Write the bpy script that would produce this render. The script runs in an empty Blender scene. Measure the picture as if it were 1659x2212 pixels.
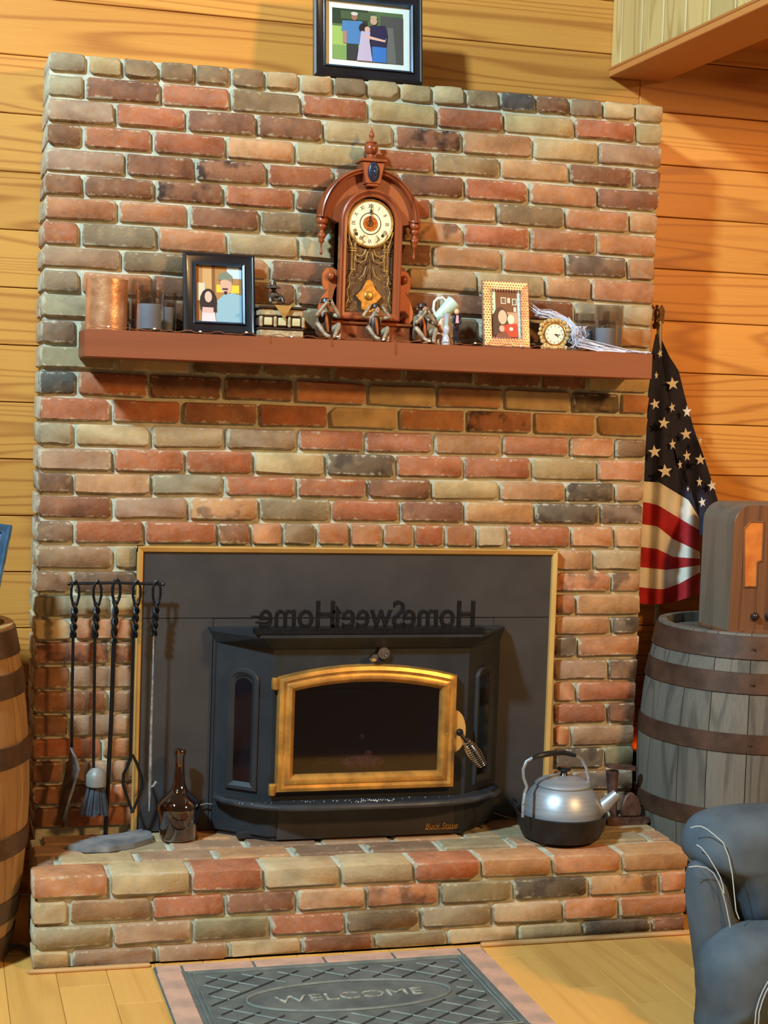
import bpy, math, random
from mathutils import Vector, noise
random.seed(7)
SC = bpy.context.scene
COL = SC.collection
# ------------------------------------------------------------------ camera
W_, H_, FOC = 1659.0, 2212.0, 3500.0
YAW, PITCH, ROLL = .273, .067, .034
CAM = Vector((-.286, -4.556, 1.490))
fw = Vector((math.sin(YAW)*math.cos(PITCH), math.cos(YAW)*math.cos(PITCH), -math.sin(PITCH)))
r0 = Vector((math.cos(YAW), -math.sin(YAW), 0)); u0 = r0.cross(fw)
RT = r0*math.cos(ROLL)+u0*math.sin(ROLL); UP = -r0*math.sin(ROLL)+u0*math.cos(ROLL)
cd = bpy.data.cameras.new('camera'); cam = bpy.data.objects.new('camera', cd); COL.objects.link(cam)
cd.sensor_fit = 'VERTICAL'; cd.sensor_height = 24; cd.lens = FOC/H_*24; cd.clip_start = .05
from mathutils import Matrix
m = Matrix((RT, UP, -fw)).transposed().to_4x4(); m.translation = CAM; cam.matrix_world = m
SC.camera = cam
# ------------------------------------------------------------------ light
SC.view_settings.view_transform = 'Standard'; SC.view_settings.look = 'None'
SC.view_settings.gamma = 1; SC.view_settings.use_curve_mapping = False
SC.view_settings.exposure = 0.0
wd = bpy.data.worlds.new('world'); SC.world = wd; wd.use_nodes = True
wb = wd.node_tree.nodes['Background']; wb.inputs[0].default_value = (.66, .42, .25, 1); wb.inputs[1].default_value = .26
def area(name, loc, tgt, size, power, col, sy=None):
    l = bpy.data.lights.new(name, 'AREA'); l.shape = 'RECTANGLE'; l.size = size; l.size_y = sy or size
    l.energy = power; l.color = col
    o = bpy.data.objects.new(name, l); COL.objects.link(o); o.location = loc
    o.rotation_euler = (Vector(tgt)-Vector(loc)).to_track_quat('-Z', 'Y').to_euler(); return o
area('window_daylight', (-2.25, -3.1, 4.45), (.9, 0, 1.2), .34, 450, (.60, .87, 1.0))
area('lamp_warm', (3.0, -3.7, 2.95), (1.2, 0, 1.3), .34, 124, (1.0, .56, .20))

# ------------------------------------------------------------------ pixel helpers (points on real planes)
def ray(px, py): return fw+RT*((px-829.5)/FOC)-UP*((py-1106)/FOC)
def aty(px, py, y): d = ray(px, py); return CAM+d*((y-CAM.y)/d.y)
def atz(px, py, z): d = ray(px, py); return CAM+d*((z-CAM.z)/d.z)
def lin(c):
    return tuple(((v/255)/12.92 if v/255 <= .04045 else ((v/255+.055)/1.055)**2.4) for v in c[:3])+(1,)
# ------------------------------------------------------------------ materials
MT = {}
def nodes(name):
    m = bpy.data.materials.new(name); m.use_nodes = True; nt = m.node_tree
    return m, nt, nt.nodes['Principled BSDF']
def N(nt, t, **k):
    n = nt.nodes.new(t)
    for a, v in k.items():
        if a.startswith('i_'):
            key = a[2:]; key = int(key) if key.isdigit() else key.replace('_', ' ')
            n.inputs[key].default_value = v
        else: setattr(n, a, v)
    return n
def mixc(nt, fac, a, b):
    n = N(nt, 'ShaderNodeMix', data_type='RGBA')
    for s, v in ((0, fac), (6, a), (7, b)):
        if hasattr(v, 'is_linked') or hasattr(v, 'links'): nt.links.new(v, n.inputs[s])
        else: n.inputs[s].default_value = v
    return n.outputs[2]
def ramp(nt, src, p0, p1, v0=0, v1=1):
    n = N(nt, 'ShaderNodeMapRange', i_1=p0, i_2=p1, i_3=v0, i_4=v1); nt.links.new(src, n.inputs[0]); return n.outputs[0]
def mth(nt, op, a, b=None, c=None):
    n = N(nt, 'ShaderNodeMath', operation=op)
    for i, v in enumerate((a, b, c)):
        if v is None: continue
        if hasattr(v, 'links'): nt.links.new(v, n.inputs[i])
        else: n.inputs[i].default_value = v
    return n.outputs[0]
def coords(nt, scale=(1, 1, 1), rnd=True):
    tc = N(nt, 'ShaderNodeTexCoord'); out = tc.outputs['Object']
    if rnd:
        oi = N(nt, 'ShaderNodeObjectInfo')
        v = N(nt, 'ShaderNodeVectorMath', operation='ADD'); nt.links.new(out, v.inputs[0])
        s = mth(nt, 'MULTIPLY', oi.outputs['Random'], 37.0); nt.links.new(s, v.inputs[1]); out = v.outputs[0]
    mp = N(nt, 'ShaderNodeVectorMath', operation='MULTIPLY'); mp.inputs[1].default_value = scale
    nt.links.new(out, mp.inputs[0]); return mp.outputs[0]
def noi(nt, vec, scale, detail=3, rough=.55, dist=0):
    n = N(nt, 'ShaderNodeTexNoise', i_Scale=scale, i_Detail=detail, i_Roughness=rough, i_Distortion=dist)
    nt.links.new(vec, n.inputs['Vector']); return n.outputs['Fac']
def bumpn(nt, bs, h, strength, dist=.002):
    b = N(nt, 'ShaderNodeBump', i_Strength=strength, i_Distance=dist); nt.links.new(h, b.inputs['Height'])
    nt.links.new(b.outputs[0], bs.inputs['Normal'])
def mat(name, c1, c2=None, rough=.6, metal=0, sc=12, st=(1, 1, 1), bump=0, bsc=80, spec=.5, coat=0, trans=0, ior=1.45, sheen=0, em=None):
    if name in MT: return MT[name]
    m, nt, bs = nodes(name); c1 = lin(c1); c2 = lin(c2) if c2 else tuple(v*.75 for v in c1[:3])+(1,)
    vec = coords(nt, st, False)
    f = ramp(nt, noi(nt, vec, sc, 4), .35, .65)
    nt.links.new(mixc(nt, f, c1, c2), bs.inputs['Base Color'])
    bs.inputs['Roughness'].default_value = rough; bs.inputs['Metallic'].default_value = metal
    bs.inputs['Specular IOR Level'].default_value = spec; bs.inputs['Coat Weight'].default_value = coat
    bs.inputs['Transmission Weight'].default_value = trans; bs.inputs['IOR'].default_value = ior
    if em: bs.inputs['Emission Color'].default_value = lin(em[0]); bs.inputs['Emission Strength'].default_value = em[1]
    if bump: bumpn(nt, bs, noi(nt, vec, bsc, 4), bump)
    MT[name] = m; return m
def thin_glass(name, tint, refl=.08, rough=.03):
    if name in MT: return MT[name]
    m = bpy.data.materials.new(name); m.use_nodes = True; nt = m.node_tree; nt.nodes.clear()
    o = N(nt, 'ShaderNodeOutputMaterial'); mx = N(nt, 'ShaderNodeMixShader'); tr = N(nt, 'ShaderNodeBsdfTransparent'); gl = N(nt, 'ShaderNodeBsdfGlossy', i_Roughness=rough)
    tr.inputs[0].default_value = lin(tint); lw = N(nt, 'ShaderNodeLayerWeight', i_Blend=.35)
    nt.links.new(ramp(nt, lw.outputs['Facing'], 0, 1, refl, .75), mx.inputs[0]); nt.links.new(tr.outputs[0], mx.inputs[1]); nt.links.new(gl.outputs[0], mx.inputs[2])
    nt.links.new(mx.outputs[0], o.inputs[0]); MT[name] = m; return m
def wood(name, ca, cb, axis=0, rough=.45, rings=34, across=6.0, along=.55, dark=.75, fib=.25, bump=.15, coat=0, var=.25, spec=.4):
    if name in MT: return MT[name]
    m, nt, bs = nodes(name)
    s = [across]*3; s[axis] = along
    vec = coords(nt, tuple(s))
    n1 = noi(nt, vec, 1.0, 1.5, .5, .2)
    s1 = mth(nt, 'SINE', mth(nt, 'MULTIPLY', n1, float(rings*4)))
    g = ramp(nt, s1, -.2, 1.0); g = mth(nt, 'POWER', g, 3.0)
    s2 = [260]*3; s2[axis] = 6
    f2 = noi(nt, coords(nt, tuple(s2)), 1.0, 2)
    big = ramp(nt, noi(nt, coords(nt, tuple(v*.5 for v in s)), 1.6, 2), .3, .7)
    oi = N(nt, 'ShaderNodeObjectInfo')
    fac = mth(nt, 'MULTIPLY', g, dark)
    fac = mth(nt, 'ADD', fac, mth(nt, 'MULTIPLY', mth(nt, 'SUBTRACT', f2, .5), fib*2))
    fac = mth(nt, 'ADD', fac, mth(nt, 'MULTIPLY', big, .18))
    c = mixc(nt, mth(nt, 'MINIMUM', mth(nt, 'MAXIMUM', fac, 0.0), 1.0), lin(ca), lin(cb))
    hs = N(nt, 'ShaderNodeHueSaturation'); nt.links.new(c, hs.inputs['Color'])
    nt.links.new(ramp(nt, oi.outputs['Random'], 0, 1, 1-var, 1+var*.6), hs.inputs['Value'])
    nt.links.new(hs.outputs[0], bs.inputs['Base Color'])
    bs.inputs['Roughness'].default_value = rough; bs.inputs['Coat Weight'].default_value = coat; bs.inputs['Specular IOR Level'].default_value = spec
    bumpn(nt, bs, fac, bump, .001)
    MT[name] = m; return m
def brick_mat():
    m, nt, bs = nodes('old_brick')
    tc = N(nt, 'ShaderNodeTexCoord'); oi = N(nt, 'ShaderNodeObjectInfo')
    vec = coords(nt, (1, 1, 1))
    big = noi(nt, vec, 14, 3, .6); fine = noi(nt, vec, 55, 4, .62); gr = noi(nt, vec, 260, 3, .7)
    hs = N(nt, 'ShaderNodeHueSaturation'); nt.links.new(oi.outputs['Color'], hs.inputs['Color'])
    nt.links.new(ramp(nt, big, .3, .7, .78, 1.2), hs.inputs['Value'])
    nt.links.new(ramp(nt, fine, .3, .7, .80, .98), hs.inputs['Saturation'])
    c = hs.outputs[0]
    # burnt patches, strength stored in object colour alpha
    bp = ramp(nt, noi(nt, vec, 17, 2, .5), .50, .62)
    oa = mth(nt, 'SUBTRACT', 1.0, oi.outputs['Alpha'])
    c = mixc(nt, mth(nt, 'MULTIPLY', bp, oa), c, lin((58, 46, 42)))
    # pale sandy bloom
    c = mixc(nt, ramp(nt, noi(nt, vec, 22, 5, .7), .58, .75, 0, .40), c, lin((196, 158, 112)))
    # mortar smears towards the arrises
    sp = N(nt, 'ShaderNodeSeparateXYZ'); nt.links.new(tc.outputs['Generated'], sp.inputs[0])
    ex = mth(nt, 'MULTIPLY', mth(nt, 'MINIMUM', sp.outputs[0], mth(nt, 'SUBTRACT', 1.0, sp.outputs[0])), .2)
    ez = mth(nt, 'MULTIPLY', mth(nt, 'MINIMUM', sp.outputs[2], mth(nt, 'SUBTRACT', 1.0, sp.outputs[2])), .058)
    ge = N(nt, 'ShaderNodeNewGeometry'); sn = N(nt, 'ShaderNodeSeparateXYZ'); nt.links.new(ge.outputs['Normal'], sn.inputs[0])
    upf = ramp(nt, sn.outputs[2], .6, .8); ez = mth(nt, 'ADD', ez, mth(nt, 'MULTIPLY', upf, .011)); e = mth(nt, 'MINIMUM', ex, ez)
    th = mth(nt, 'SUBTRACT', mth(nt, 'ADD', fine, mth(nt, 'MULTIPLY', big, .35)), mth(nt, 'MULTIPLY', e, 26.0))
    sm = ramp(nt, th, .52, .68, 0, .8)
    c = mixc(nt, sm, c, lin((186, 178, 154)))
    nt.links.new(c, bs.inputs['Base Color']); bs.inputs['Roughness'].default_value = .9; bs.inputs['Specular IOR Level'].default_value = .25
    h = mth(nt, 'ADD', mth(nt, 'MULTIPLY', fine, 1.0), mth(nt, 'MULTIPLY', gr, .45))
    bumpn(nt, bs, mth(nt, 'ADD', h, mth(nt, 'MULTIPLY', big, 1.5)), .55, .003)
    MT['old_brick'] = m; return m
def flat(name, c, rough=.5): return mat('flat_'+name, c, c, rough)
# ------------------------------------------------------------------ mesh helpers
class MB:
    def __init__(s): s.v = []; s.f = []; s.mi = []; s.mats = []; s.cur = 0
    def use(s, m):
        if m not in s.mats: s.mats.append(m)
        s.cur = s.mats.index(m); return s
    def add(s, vs, fs):
        b = len(s.v); s.v += [Vector(v) for v in vs]
        for f in fs: s.f.append(tuple(i+b for i in f)); s.mi.append(s.cur)
        return s
    def box(s, x0, x1, y0, y1, z0, z1, bev=0):
        if bev <= 0:
            vs = [(x, y, z) for x in (x0, x1) for y in (y0, y1) for z in (z0, z1)]
            return s.add(vs, [(0, 1, 3, 2), (4, 6, 7, 5), (0, 4, 5, 1), (2, 3, 7, 6), (0, 2, 6, 4), (1, 5, 7, 3)])
        b = min(bev, (x1-x0)/2.01, (y1-y0)/2.01, (z1-z0)/2.01)
        vs = []; idx = {}
        X = (x0, x1); Y = (y0, y1); Z = (z0, z1)
        for i in (0, 1):
            for j in (0, 1):
                for k in (0, 1):
                    sx, sy, sz = (b if i == 0 else -b), (b if j == 0 else -b), (b if k == 0 else -b)
                    idx[i, j, k, 'x'] = len(vs); vs.append((X[i], Y[j]+sy, Z[k]+sz))
                    idx[i, j, k, 'y'] = len(vs); vs.append((X[i]+sx, Y[j], Z[k]+sz))
                    idx[i, j, k, 'z'] = len(vs); vs.append((X[i]+sx, Y[j]+sy, Z[k]))
        fs = []
        for i in (0, 1):
            fs.append([idx[i, 0, 0, 'x'], idx[i, 1, 0, 'x'], idx[i, 1, 1, 'x'], idx[i, 0, 1, 'x']])
            fs.append([idx[0, i, 0, 'y'], idx[1, i, 0, 'y'], idx[1, i, 1, 'y'], idx[0, i, 1, 'y']])
            fs.append([idx[0, 0, i, 'z'], idx[1, 0, i, 'z'], idx[1, 1, i, 'z'], idx[0, 1, i, 'z']])
            for j in (0, 1):
                fs.append([idx[i, j, 0, 'x'], idx[i, j, 1, 'x'], idx[i, j, 1, 'y'], idx[i, j, 0, 'y']])
                fs.append([idx[i, 0, j, 'x'], idx[i, 1, j, 'x'], idx[i, 1, j, 'z'], idx[i, 0, j, 'z']])
                fs.append([idx[0, i, j, 'y'], idx[1, i, j, 'y'], idx[1, i, j, 'z'], idx[0, i, j, 'z']])
                for k in (0, 1): fs.append([idx[i, j, k, a] for a in 'xyz'])
        return s.add(vs, fs)
    def prism(s, poly, y0, y1, bev=0):          # poly in (x,z), y0 front
        n = len(poly); c = Vector((sum(p[0] for p in poly)/n, sum(p[1] for p in poly)/n))
        rings = []
        if bev:
            ins = offset_poly(poly, bev)
            rings = [(ins, y0), (poly, y0+bev), (poly, y1)]
        else: rings = [(poly, y0), (poly, y1)]
        vs = [(p[0], y, p[1]) for r, y in rings for p in r]; fs = []
        for k in range(len(rings)-1):
            for i in range(n): j = (i+1) % n; fs.append((k*n+i, k*n+j, (k+1)*n+j, (k+1)*n+i))
        fs.append(tuple(range(n))[::-1]); fs.append(tuple((len(rings)-1)*n+i for i in range(n)))
        return s.add(vs, fs)
    def zprism(s, poly, z0, z1, poly2=None):    # poly in (x,y)
        n = len(poly); p2 = poly2 or poly
        vs = [(p[0], p[1], z0) for p in poly]+[(p[0], p[1], z1) for p in p2]
        return s.add(vs, [(i, (i+1) % n, n+(i+1) % n, n+i) for i in range(n)]+[tuple(range(n))[::-1], tuple(range(n, 2*n))])
    def lathe(s, prof, c=(0, 0, 0), seg=24, axis='z', a0=0, a1=2*math.pi, caps=True):
        c = Vector(c); vs = []; fs = []; full = abs(a1-a0-2*math.pi) < 1e-6; ns = seg if full else seg+1
        for r, h in prof:
            for i in range(ns):
                a = a0+(a1-a0)*i/seg
                p = (r*math.cos(a), r*math.sin(a), h)
                if axis == 'y': p = (p[0], p[2], p[1])
                elif axis == 'x': p = (p[2], p[0], p[1])
                vs.append(c+Vector(p))
        for k in range(len(prof)-1):
            for i in range(seg if full else seg): j = (i+1) % ns; fs.append((k*ns+i, k*ns+j, (k+1)*ns+j, (k+1)*ns+i))
        if caps and full:
            if prof[0][0] > 1e-5: fs.append(tuple(range(ns)))
            if prof[-1][0] > 1e-5: fs.append(tuple((len(prof)-1)*ns+i for i in range(ns)))
        return s.add(vs, fs)
    def ball(s, c, r, seg=12, sc=(1, 1, 1)):
        n = max(4, seg//2); c = Vector(c); vs = []; fs = []
        for k in range(n+1):
            t = math.pi*k/n
            for i in range(seg):
                a = 2*math.pi*i/seg; vs.append(c+Vector((r*sc[0]*math.sin(t)*math.cos(a), r*sc[1]*math.sin(t)*math.sin(a), r*sc[2]*math.cos(t))))
        for k in range(n):
            for i in range(seg): j = (i+1) % seg; fs.append((k*seg+i, k*seg+j, (k+1)*seg+j, (k+1)*seg+i))
        return s.add(vs, fs)
    def tube(s, pts, r, seg=8, closed=False, flatn=1.0):
        P = [Vector(p) for p in pts]; n = len(P); R = r if isinstance(r, (list, tuple)) else [r]*n
        up = None; vs = []; fs = []
        for i in range(n):
            if closed: t = P[(i+1) % n]-P[i-1]
            else: t = P[min(i+1, n-1)]-P[max(i-1, 0)]
            t.normalize()
            if up is None:
                up = Vector((0, 0, 1)) if abs(t.z) < .9 else Vector((0, 1, 0))
            b = t.cross(up); b.normalize(); up = b.cross(t); up.normalize()
            for k in range(seg):
                a = 2*math.pi*k/seg; vs.append(P[i]+b*(math.cos(a)*R[i])+up*(math.sin(a)*R[i]*flatn))
        for i in range(n if closed else n-1):
            i2 = (i+1) % n
            for k in range(seg): k2 = (k+1) % seg; fs.append((i*seg+k, i*seg+k2, i2*seg+k2, i2*seg+k))
        if not closed: fs += [tuple(range(seg))[::-1], tuple((n-1)*seg+k for k in range(seg))]
        return s.add(vs, fs)
    def sweep(s, path, prof, closed=True):      # path (x,z); prof [(offset to the left of travel, y)]
        n = len(path); vs = []; fs = []; m_ = len(prof)
        offs = {}
        for o, y in prof: 
            if o not in offs: offs[o] = offset_poly(path, o, closed)
        for i in range(n):
            for o, y in prof: p = offs[o][i]; vs.append((p[0], y, p[1]))
        for i in range(n if closed else n-1):
            i2 = (i+1) % n
            for k in range(m_): k2 = (k+1) % m_; fs.append((i*m_+k, i*m_+k2, i2*m_+k2, i2*m_+k))
        if not closed: fs += [tuple(range(m_)), tuple((n-1)*m_+k for k in range(m_))]
        return s.add(vs, fs)
    def xf(s, fn, start=0):
        s.v = s.v[:start]+[Vector(fn(v)) for v in s.v[start:]]; return s
def offset_poly(path, o, closed=True):          # + = to the left of travel (inside for CCW in x,z)
    P = [Vector((p[0], p[1])) for p in path]; n = len(P); out = []
    for i in range(n):
        a = P[i-1] if (closed or i > 0) else None; b = P[(i+1) % n] if (closed or i < n-1) else None
        d1 = (P[i]-a).normalized() if a is not None else None; d2 = (b-P[i]).normalized() if b is not None else None
        if d1 is None: d1 = d2
        if d2 is None: d2 = d1
        n1 = Vector((-d1.y, d1.x)); n2 = Vector((-d2.y, d2.x)); q = n1+n2
        if q.length < 1e-6: q = n1
        q.normalize(); k = max(.35, q.dot(n1)); out.append(P[i]+q*(o/k))
    return out
WL = {}
def thing(name, label, cat, loc, group=None):
    o = bpy.data.objects.new(name, None); COL.objects.link(o); o.location = loc; o.empty_display_size = .05
    o['label'] = label; o['category'] = cat
    if group: o['group'] = group
    WL[o] = Vector(loc); return o
def tag(o, label, cat, group=None):
    o['label'] = label; o['category'] = cat
    if group: o['group'] = group
    return o
def ob(name, mb, material=None, parent=None, smooth=True, ang=.6, kind=None, label=None, col=None):
    mats = mb.mats or ([material] if material else [])
    vs = mb.v
    lo = Vector([min(v[i] for v in vs) for i in range(3)]); hi = Vector([max(v[i] for v in vs) for i in range(3)])
    c = (lo+hi)/2
    me = bpy.data.meshes.new(name); me.from_pydata([v-c for v in vs], [], mb.f)
    for mm in mats: me.materials.append(mm)
    if mb.mats: me.polygons.foreach_set('material_index', mb.mi)
    import bmesh
    bm = bmesh.new(); bm.from_mesh(me); bmesh.ops.recalc_face_normals(bm, faces=bm.faces)
    if smooth:
        for f in bm.faces: f.smooth = True
        for e in bm.edges:
            if len(e.link_faces) == 2 and e.calc_face_angle(0) > ang: e.smooth = False
    bm.to_mesh(me); bm.free()
    o = bpy.data.objects.new(name, me); COL.objects.link(o)
    WL[o] = c
    if parent is not None: o.parent = parent; o.location = c-WL[parent]
    else: o.location = c
    if kind: o['kind'] = kind
    if label: o['label'] = label
    if col: o.color = col
    return o
def text(body, size, extr, fnm=None, shear=0, bev=0):
    cu = bpy.data.curves.new('t', 'FONT'); cu.body = body; cu.size = size; cu.extrude = extr; cu.align_x = 'CENTER'; cu.shear = shear; cu.bevel_depth = bev
    cu.resolution_u = 4
    o = bpy.data.objects.new('t', cu); COL.objects.link(o); dg = bpy.context.evaluated_depsgraph_get(); dg.update()
    me = bpy.data.meshes.new_from_object(o.evaluated_get(dg))
    r = ([v.co.copy() for v in me.vertices], [tuple(p.vertices) for p in me.polygons])
    bpy.data.objects.remove(o); bpy.data.meshes.remove(me); return r
def arc(cx, cz, r, a0, a1, n, rz=None):
    return [(cx+r*math.cos(math.radians(a0+(a1-a0)*i/n)), cz+(rz or r)*math.sin(math.radians(a0+(a1-a0)*i/n))) for i in range(n+1)]
def interp(x, xs, ys):
    if x <= xs[0]: return ys[0]
    for i in range(1, len(xs)):
        if x <= xs[i]: t = (x-xs[i-1])/(xs[i]-xs[i-1]); return ys[i-1]+t*(ys[i]-ys[i-1])
    return ys[-1]

# ================================================================== materials in use
BR = brick_mat()
MORTAR = mat('lime_mortar', (196, 194, 174), (172, 170, 152), .95, sc=30, bump=.8, bsc=120, spec=.2)
PINE = wood('honey_pine', (216, 148, 68), (166, 96, 38), 0, .42, 34, 5.0, .28, .6, .22, .12, 0, .10)
PINEV = wood('pale_pine', (206, 174, 112), (150, 110, 60), 2, .5, 20, 6.0, .6, .45, .2, .1, 0, .22)
BEAMW = wood('beam_pine', (196, 124, 62), (150, 86, 40), 1, .5, 8, 4.0, .3, .3, .2, .1, 0, .1)
OAKF = wood('oak_floor', (226, 170, 90), (190, 132, 62), 1, .40, 10, 6.0, .4, .28, .25, .05, .1, .10)
BLACKM = mat('black_painted_steel', (62, 58, 58), (52, 49, 50), .5, .0, sc=6, bump=.03, spec=.5)
STOVE = mat('stove_iron', (50, 52, 56), (40, 43, 48), .48, .25, sc=8, bump=.12, bsc=300, spec=.5)
BRASS = mat('antique_brass', (232, 170, 84), (170, 126, 66), .36, .65, sc=16, st=(1, 1, 1))
GOLDT = mat('gold_trim', (224, 176, 100), (206, 156, 84), .42, .35, sc=4)
IRON = mat('wrought_iron', (34, 36, 40), (26, 27, 31), .4, .6, sc=60, bump=.3, bsc=200)
CHROME = mat('chrome', (215, 215, 220), (200, 200, 205), .12, 1)

# ================================================================== setting: plank wall, beam, floor
wall = ob('wall_back', MB().box(-1.3, 3.1, .278, .34, 0, 3.0), mat('wall_backing', (60, 36, 20)), smooth=False, kind='structure')
zj = [.799+.1644*k for k in range(-5, 14)]
def plank(x0, x1, z0, z1):
    ob('plank', MB().box(x0+.0006, x1-.0006, .25, .282, z0+.0012, z1-.0012, .0022), PINE, wall, smooth=False)
for k in range(len(zj)-1):
    z0, z1 = zj[k], zj[k+1]
    if z1 > 3.0: break
    if z0 < 0: z0 = 0.002
    if z0 >= 2.40: plank(-1.25, 1.853, z0, z1)
    else: plank(-1.25, .05, z0, z1)
    plank(1.853, 3.0, z0, z1)
# boxed beam / loft edge at upper right
LF = ob('trim_1', MB().box(1.764, 1.922, -1.45, .248, 2.556, 3.05), mat('lit_gap_core', (232, 240, 238), (214, 226, 224), .6), kind='structure', smooth=False)  # near-white core colour stands in for light caught in the board gaps
ob('bottom_board', MB().box(1.744, 1.93, -1.47, .249, 2.536, 2.556, .002), BEAMW, LF)
y = .249; i = 0
while y > -1.4:
    w = .150 if i else .080
    ob('board', MB().box(1.75, 1.766, y-w+.009, y, 2.558, 3.05, .003), PINEV, LF); y -= w; i += 1
ob('edge_bead', MB().tube([(1.747, .246, 2.560), (1.747, -1.46, 2.560)], .006, 8), BEAMW, LF)
ob('ceiling', MB().box(1.935, 3.0, -1.47, .249, 2.66, 2.70), BEAMW, kind='structure')
# floor
FLO = ob('floor', MB().box(-1.3, 3.1, -2.4, .30, -.05, -.012), mat('floor_base', (70, 45, 25)), smooth=False, kind='structure')
x = -1.24; i = 0
while x < 3.0:
    w = .128; yy = .24-random.random()*.5; y1 = .249
    if -.02 < x+.06 < 1.80: y1 = -.386; yy = -.40-.1-random.random()*.5
    while y1 > -2.2:
        ob('plank', MB().box(x+.0005, x+w-.0005, max(yy, -2.3)+.0008, y1, -.014, 0, .0012), OAKF, FLO, smooth=False)
        y1 = yy; yy -= .45+random.random()*.6
    x += w; i += 1
ob('trim_2', MB().box(-.03, .283, -.418, -.402, 0, .010, .003).box(1.194, 1.84, -.421, -.402, 0, .012, .004), wood('trim_pine', (206, 158, 104), (176, 124, 74), 0, .5), kind='structure')

# ================================================================== bricks
BC = {'R': (162, 90, 44), 'r': (134, 84, 50), 'O': (174, 110, 60), 'o': (176, 124, 72), 'T': (176, 146, 98), 'P': (158, 120, 86),
      'B': (140, 109, 72), 'b': (128, 95, 68), 'G': (146, 128, 94), 'D': (104, 86, 66), 'k': (144, 88, 52), 'K': (86, 78, 72)}
def brick(q, yf, dep, code, parent, top=None):
    """q: four (x,z) corners TL,TR,BR,BL; proud rounded face with uneven arrises"""
    P = [Vector(p) for p in q]; g = .0052
    tl, tr, br, bl = P
    ux = (tr-tl).normalized(); uz = (tl-bl).normalized()
    j = lambda s=.0016: random.uniform(-s, s)
    tl = tl+ux*(g+j())-uz*(g+j()); tr = tr-ux*(g+j())-uz*(g+j()); br = br-ux*(g+j())+uz*(g+j()); bl = bl+ux*(g+j())+uz*(g+j())
    c = [random.uniform(.003, .0085) for _ in range(4)]
    if random.random() < .12: c[random.randrange(4)] = random.uniform(.012, .02)
    mt = (tl+tr)/2+uz*j(.0018)+ux*j(.03); mb_ = (bl+br)/2+uz*j(.0018)+ux*j(.03)
    out = [tl+ux*c[0], mt, tr-ux*c[1], tr-uz*c[1]*.8, br+uz*c[2]*.8, br-ux*c[2], mb_, bl+ux*c[3], bl+uz*c[3]*.8, tl-uz*c[0]*.8]
    n = 10; cen = sum(out, Vector((0, 0)))/n
    yf += j(.0022); tilt = j(.0016)
    vs = []
    for p in out: vs.append((p.x, yf+dep, p.y))
    for p in out: vs.append((p.x, yf+.006, p.y))
    for i_, p in enumerate(out):
        d = random.uniform(.003, .0055); q_ = p+(ux if (p-cen).dot(ux) < 0 else -ux)*d*.8+(uz if (p-cen).dot(uz) < 0 else -uz)*d
        vs.append((q_.x, yf+tilt*(1 if i_ < 5 else -1), q_.y))
    fs = [(k*n+i_, k*n+(i_+1) % n, (k+1)*n+(i_+1) % n, (k+1)*n+i_) for k in (0, 1) for i_ in range(n)]+[tuple(2*n+i_ for i_ in range(n))]
    cc = lin(BC[code]); v = random.uniform(.88, 1.12); a = {'k': .1, 'K': .45, 'D': .4, 'b': .6, 'r': .75, 'B': .8}.get(code, 1.0)
    if code in 'oO' and random.random() < .1: a = .4
    return ob('brick', MB().add(vs, fs), BR, parent, ang=.9, col=(cc[0]*v, cc[1]*v*random.uniform(.96, 1.04), cc[2]*v*random.uniform(.9, 1.1), a))
CHW = 1.826; HT = .248
chim = thing('brick_chimney', 'tall reclaimed brick chimney breast with pale mortar joints against the pine wall', 'chimney', (CHW/2, .12, HT))
LY = [107,154,208,261,315,369,419,472,527,577,630,686,742,796,853,910,963,1017,1067,1121,1175,1230,1283,1335,1386,1438,1492,1544,1595,1645,1696,1745,1794]
RY = [225,268,315,366,411,460,508,559,608,660,708,756,804,851,898,946,992,1043,1087,1136,1186,1235,1281,1329,1371,1420,1469,1515,1563,1610,1659,1707,1756]
def leftx(y): return interp(y, [110, 450, 900, 1200, 1500, 1790], [109, 97, 86, 79, 73, 70])
def rightx(y): return interp(y, [235, 400, 560, 680, 830, 950, 1080, 1250, 1400, 1560, 1750], [1433, 1426, 1416, 1411, 1403, 1396, 1389, 1384, 1379, 1371, 1366])
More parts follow.
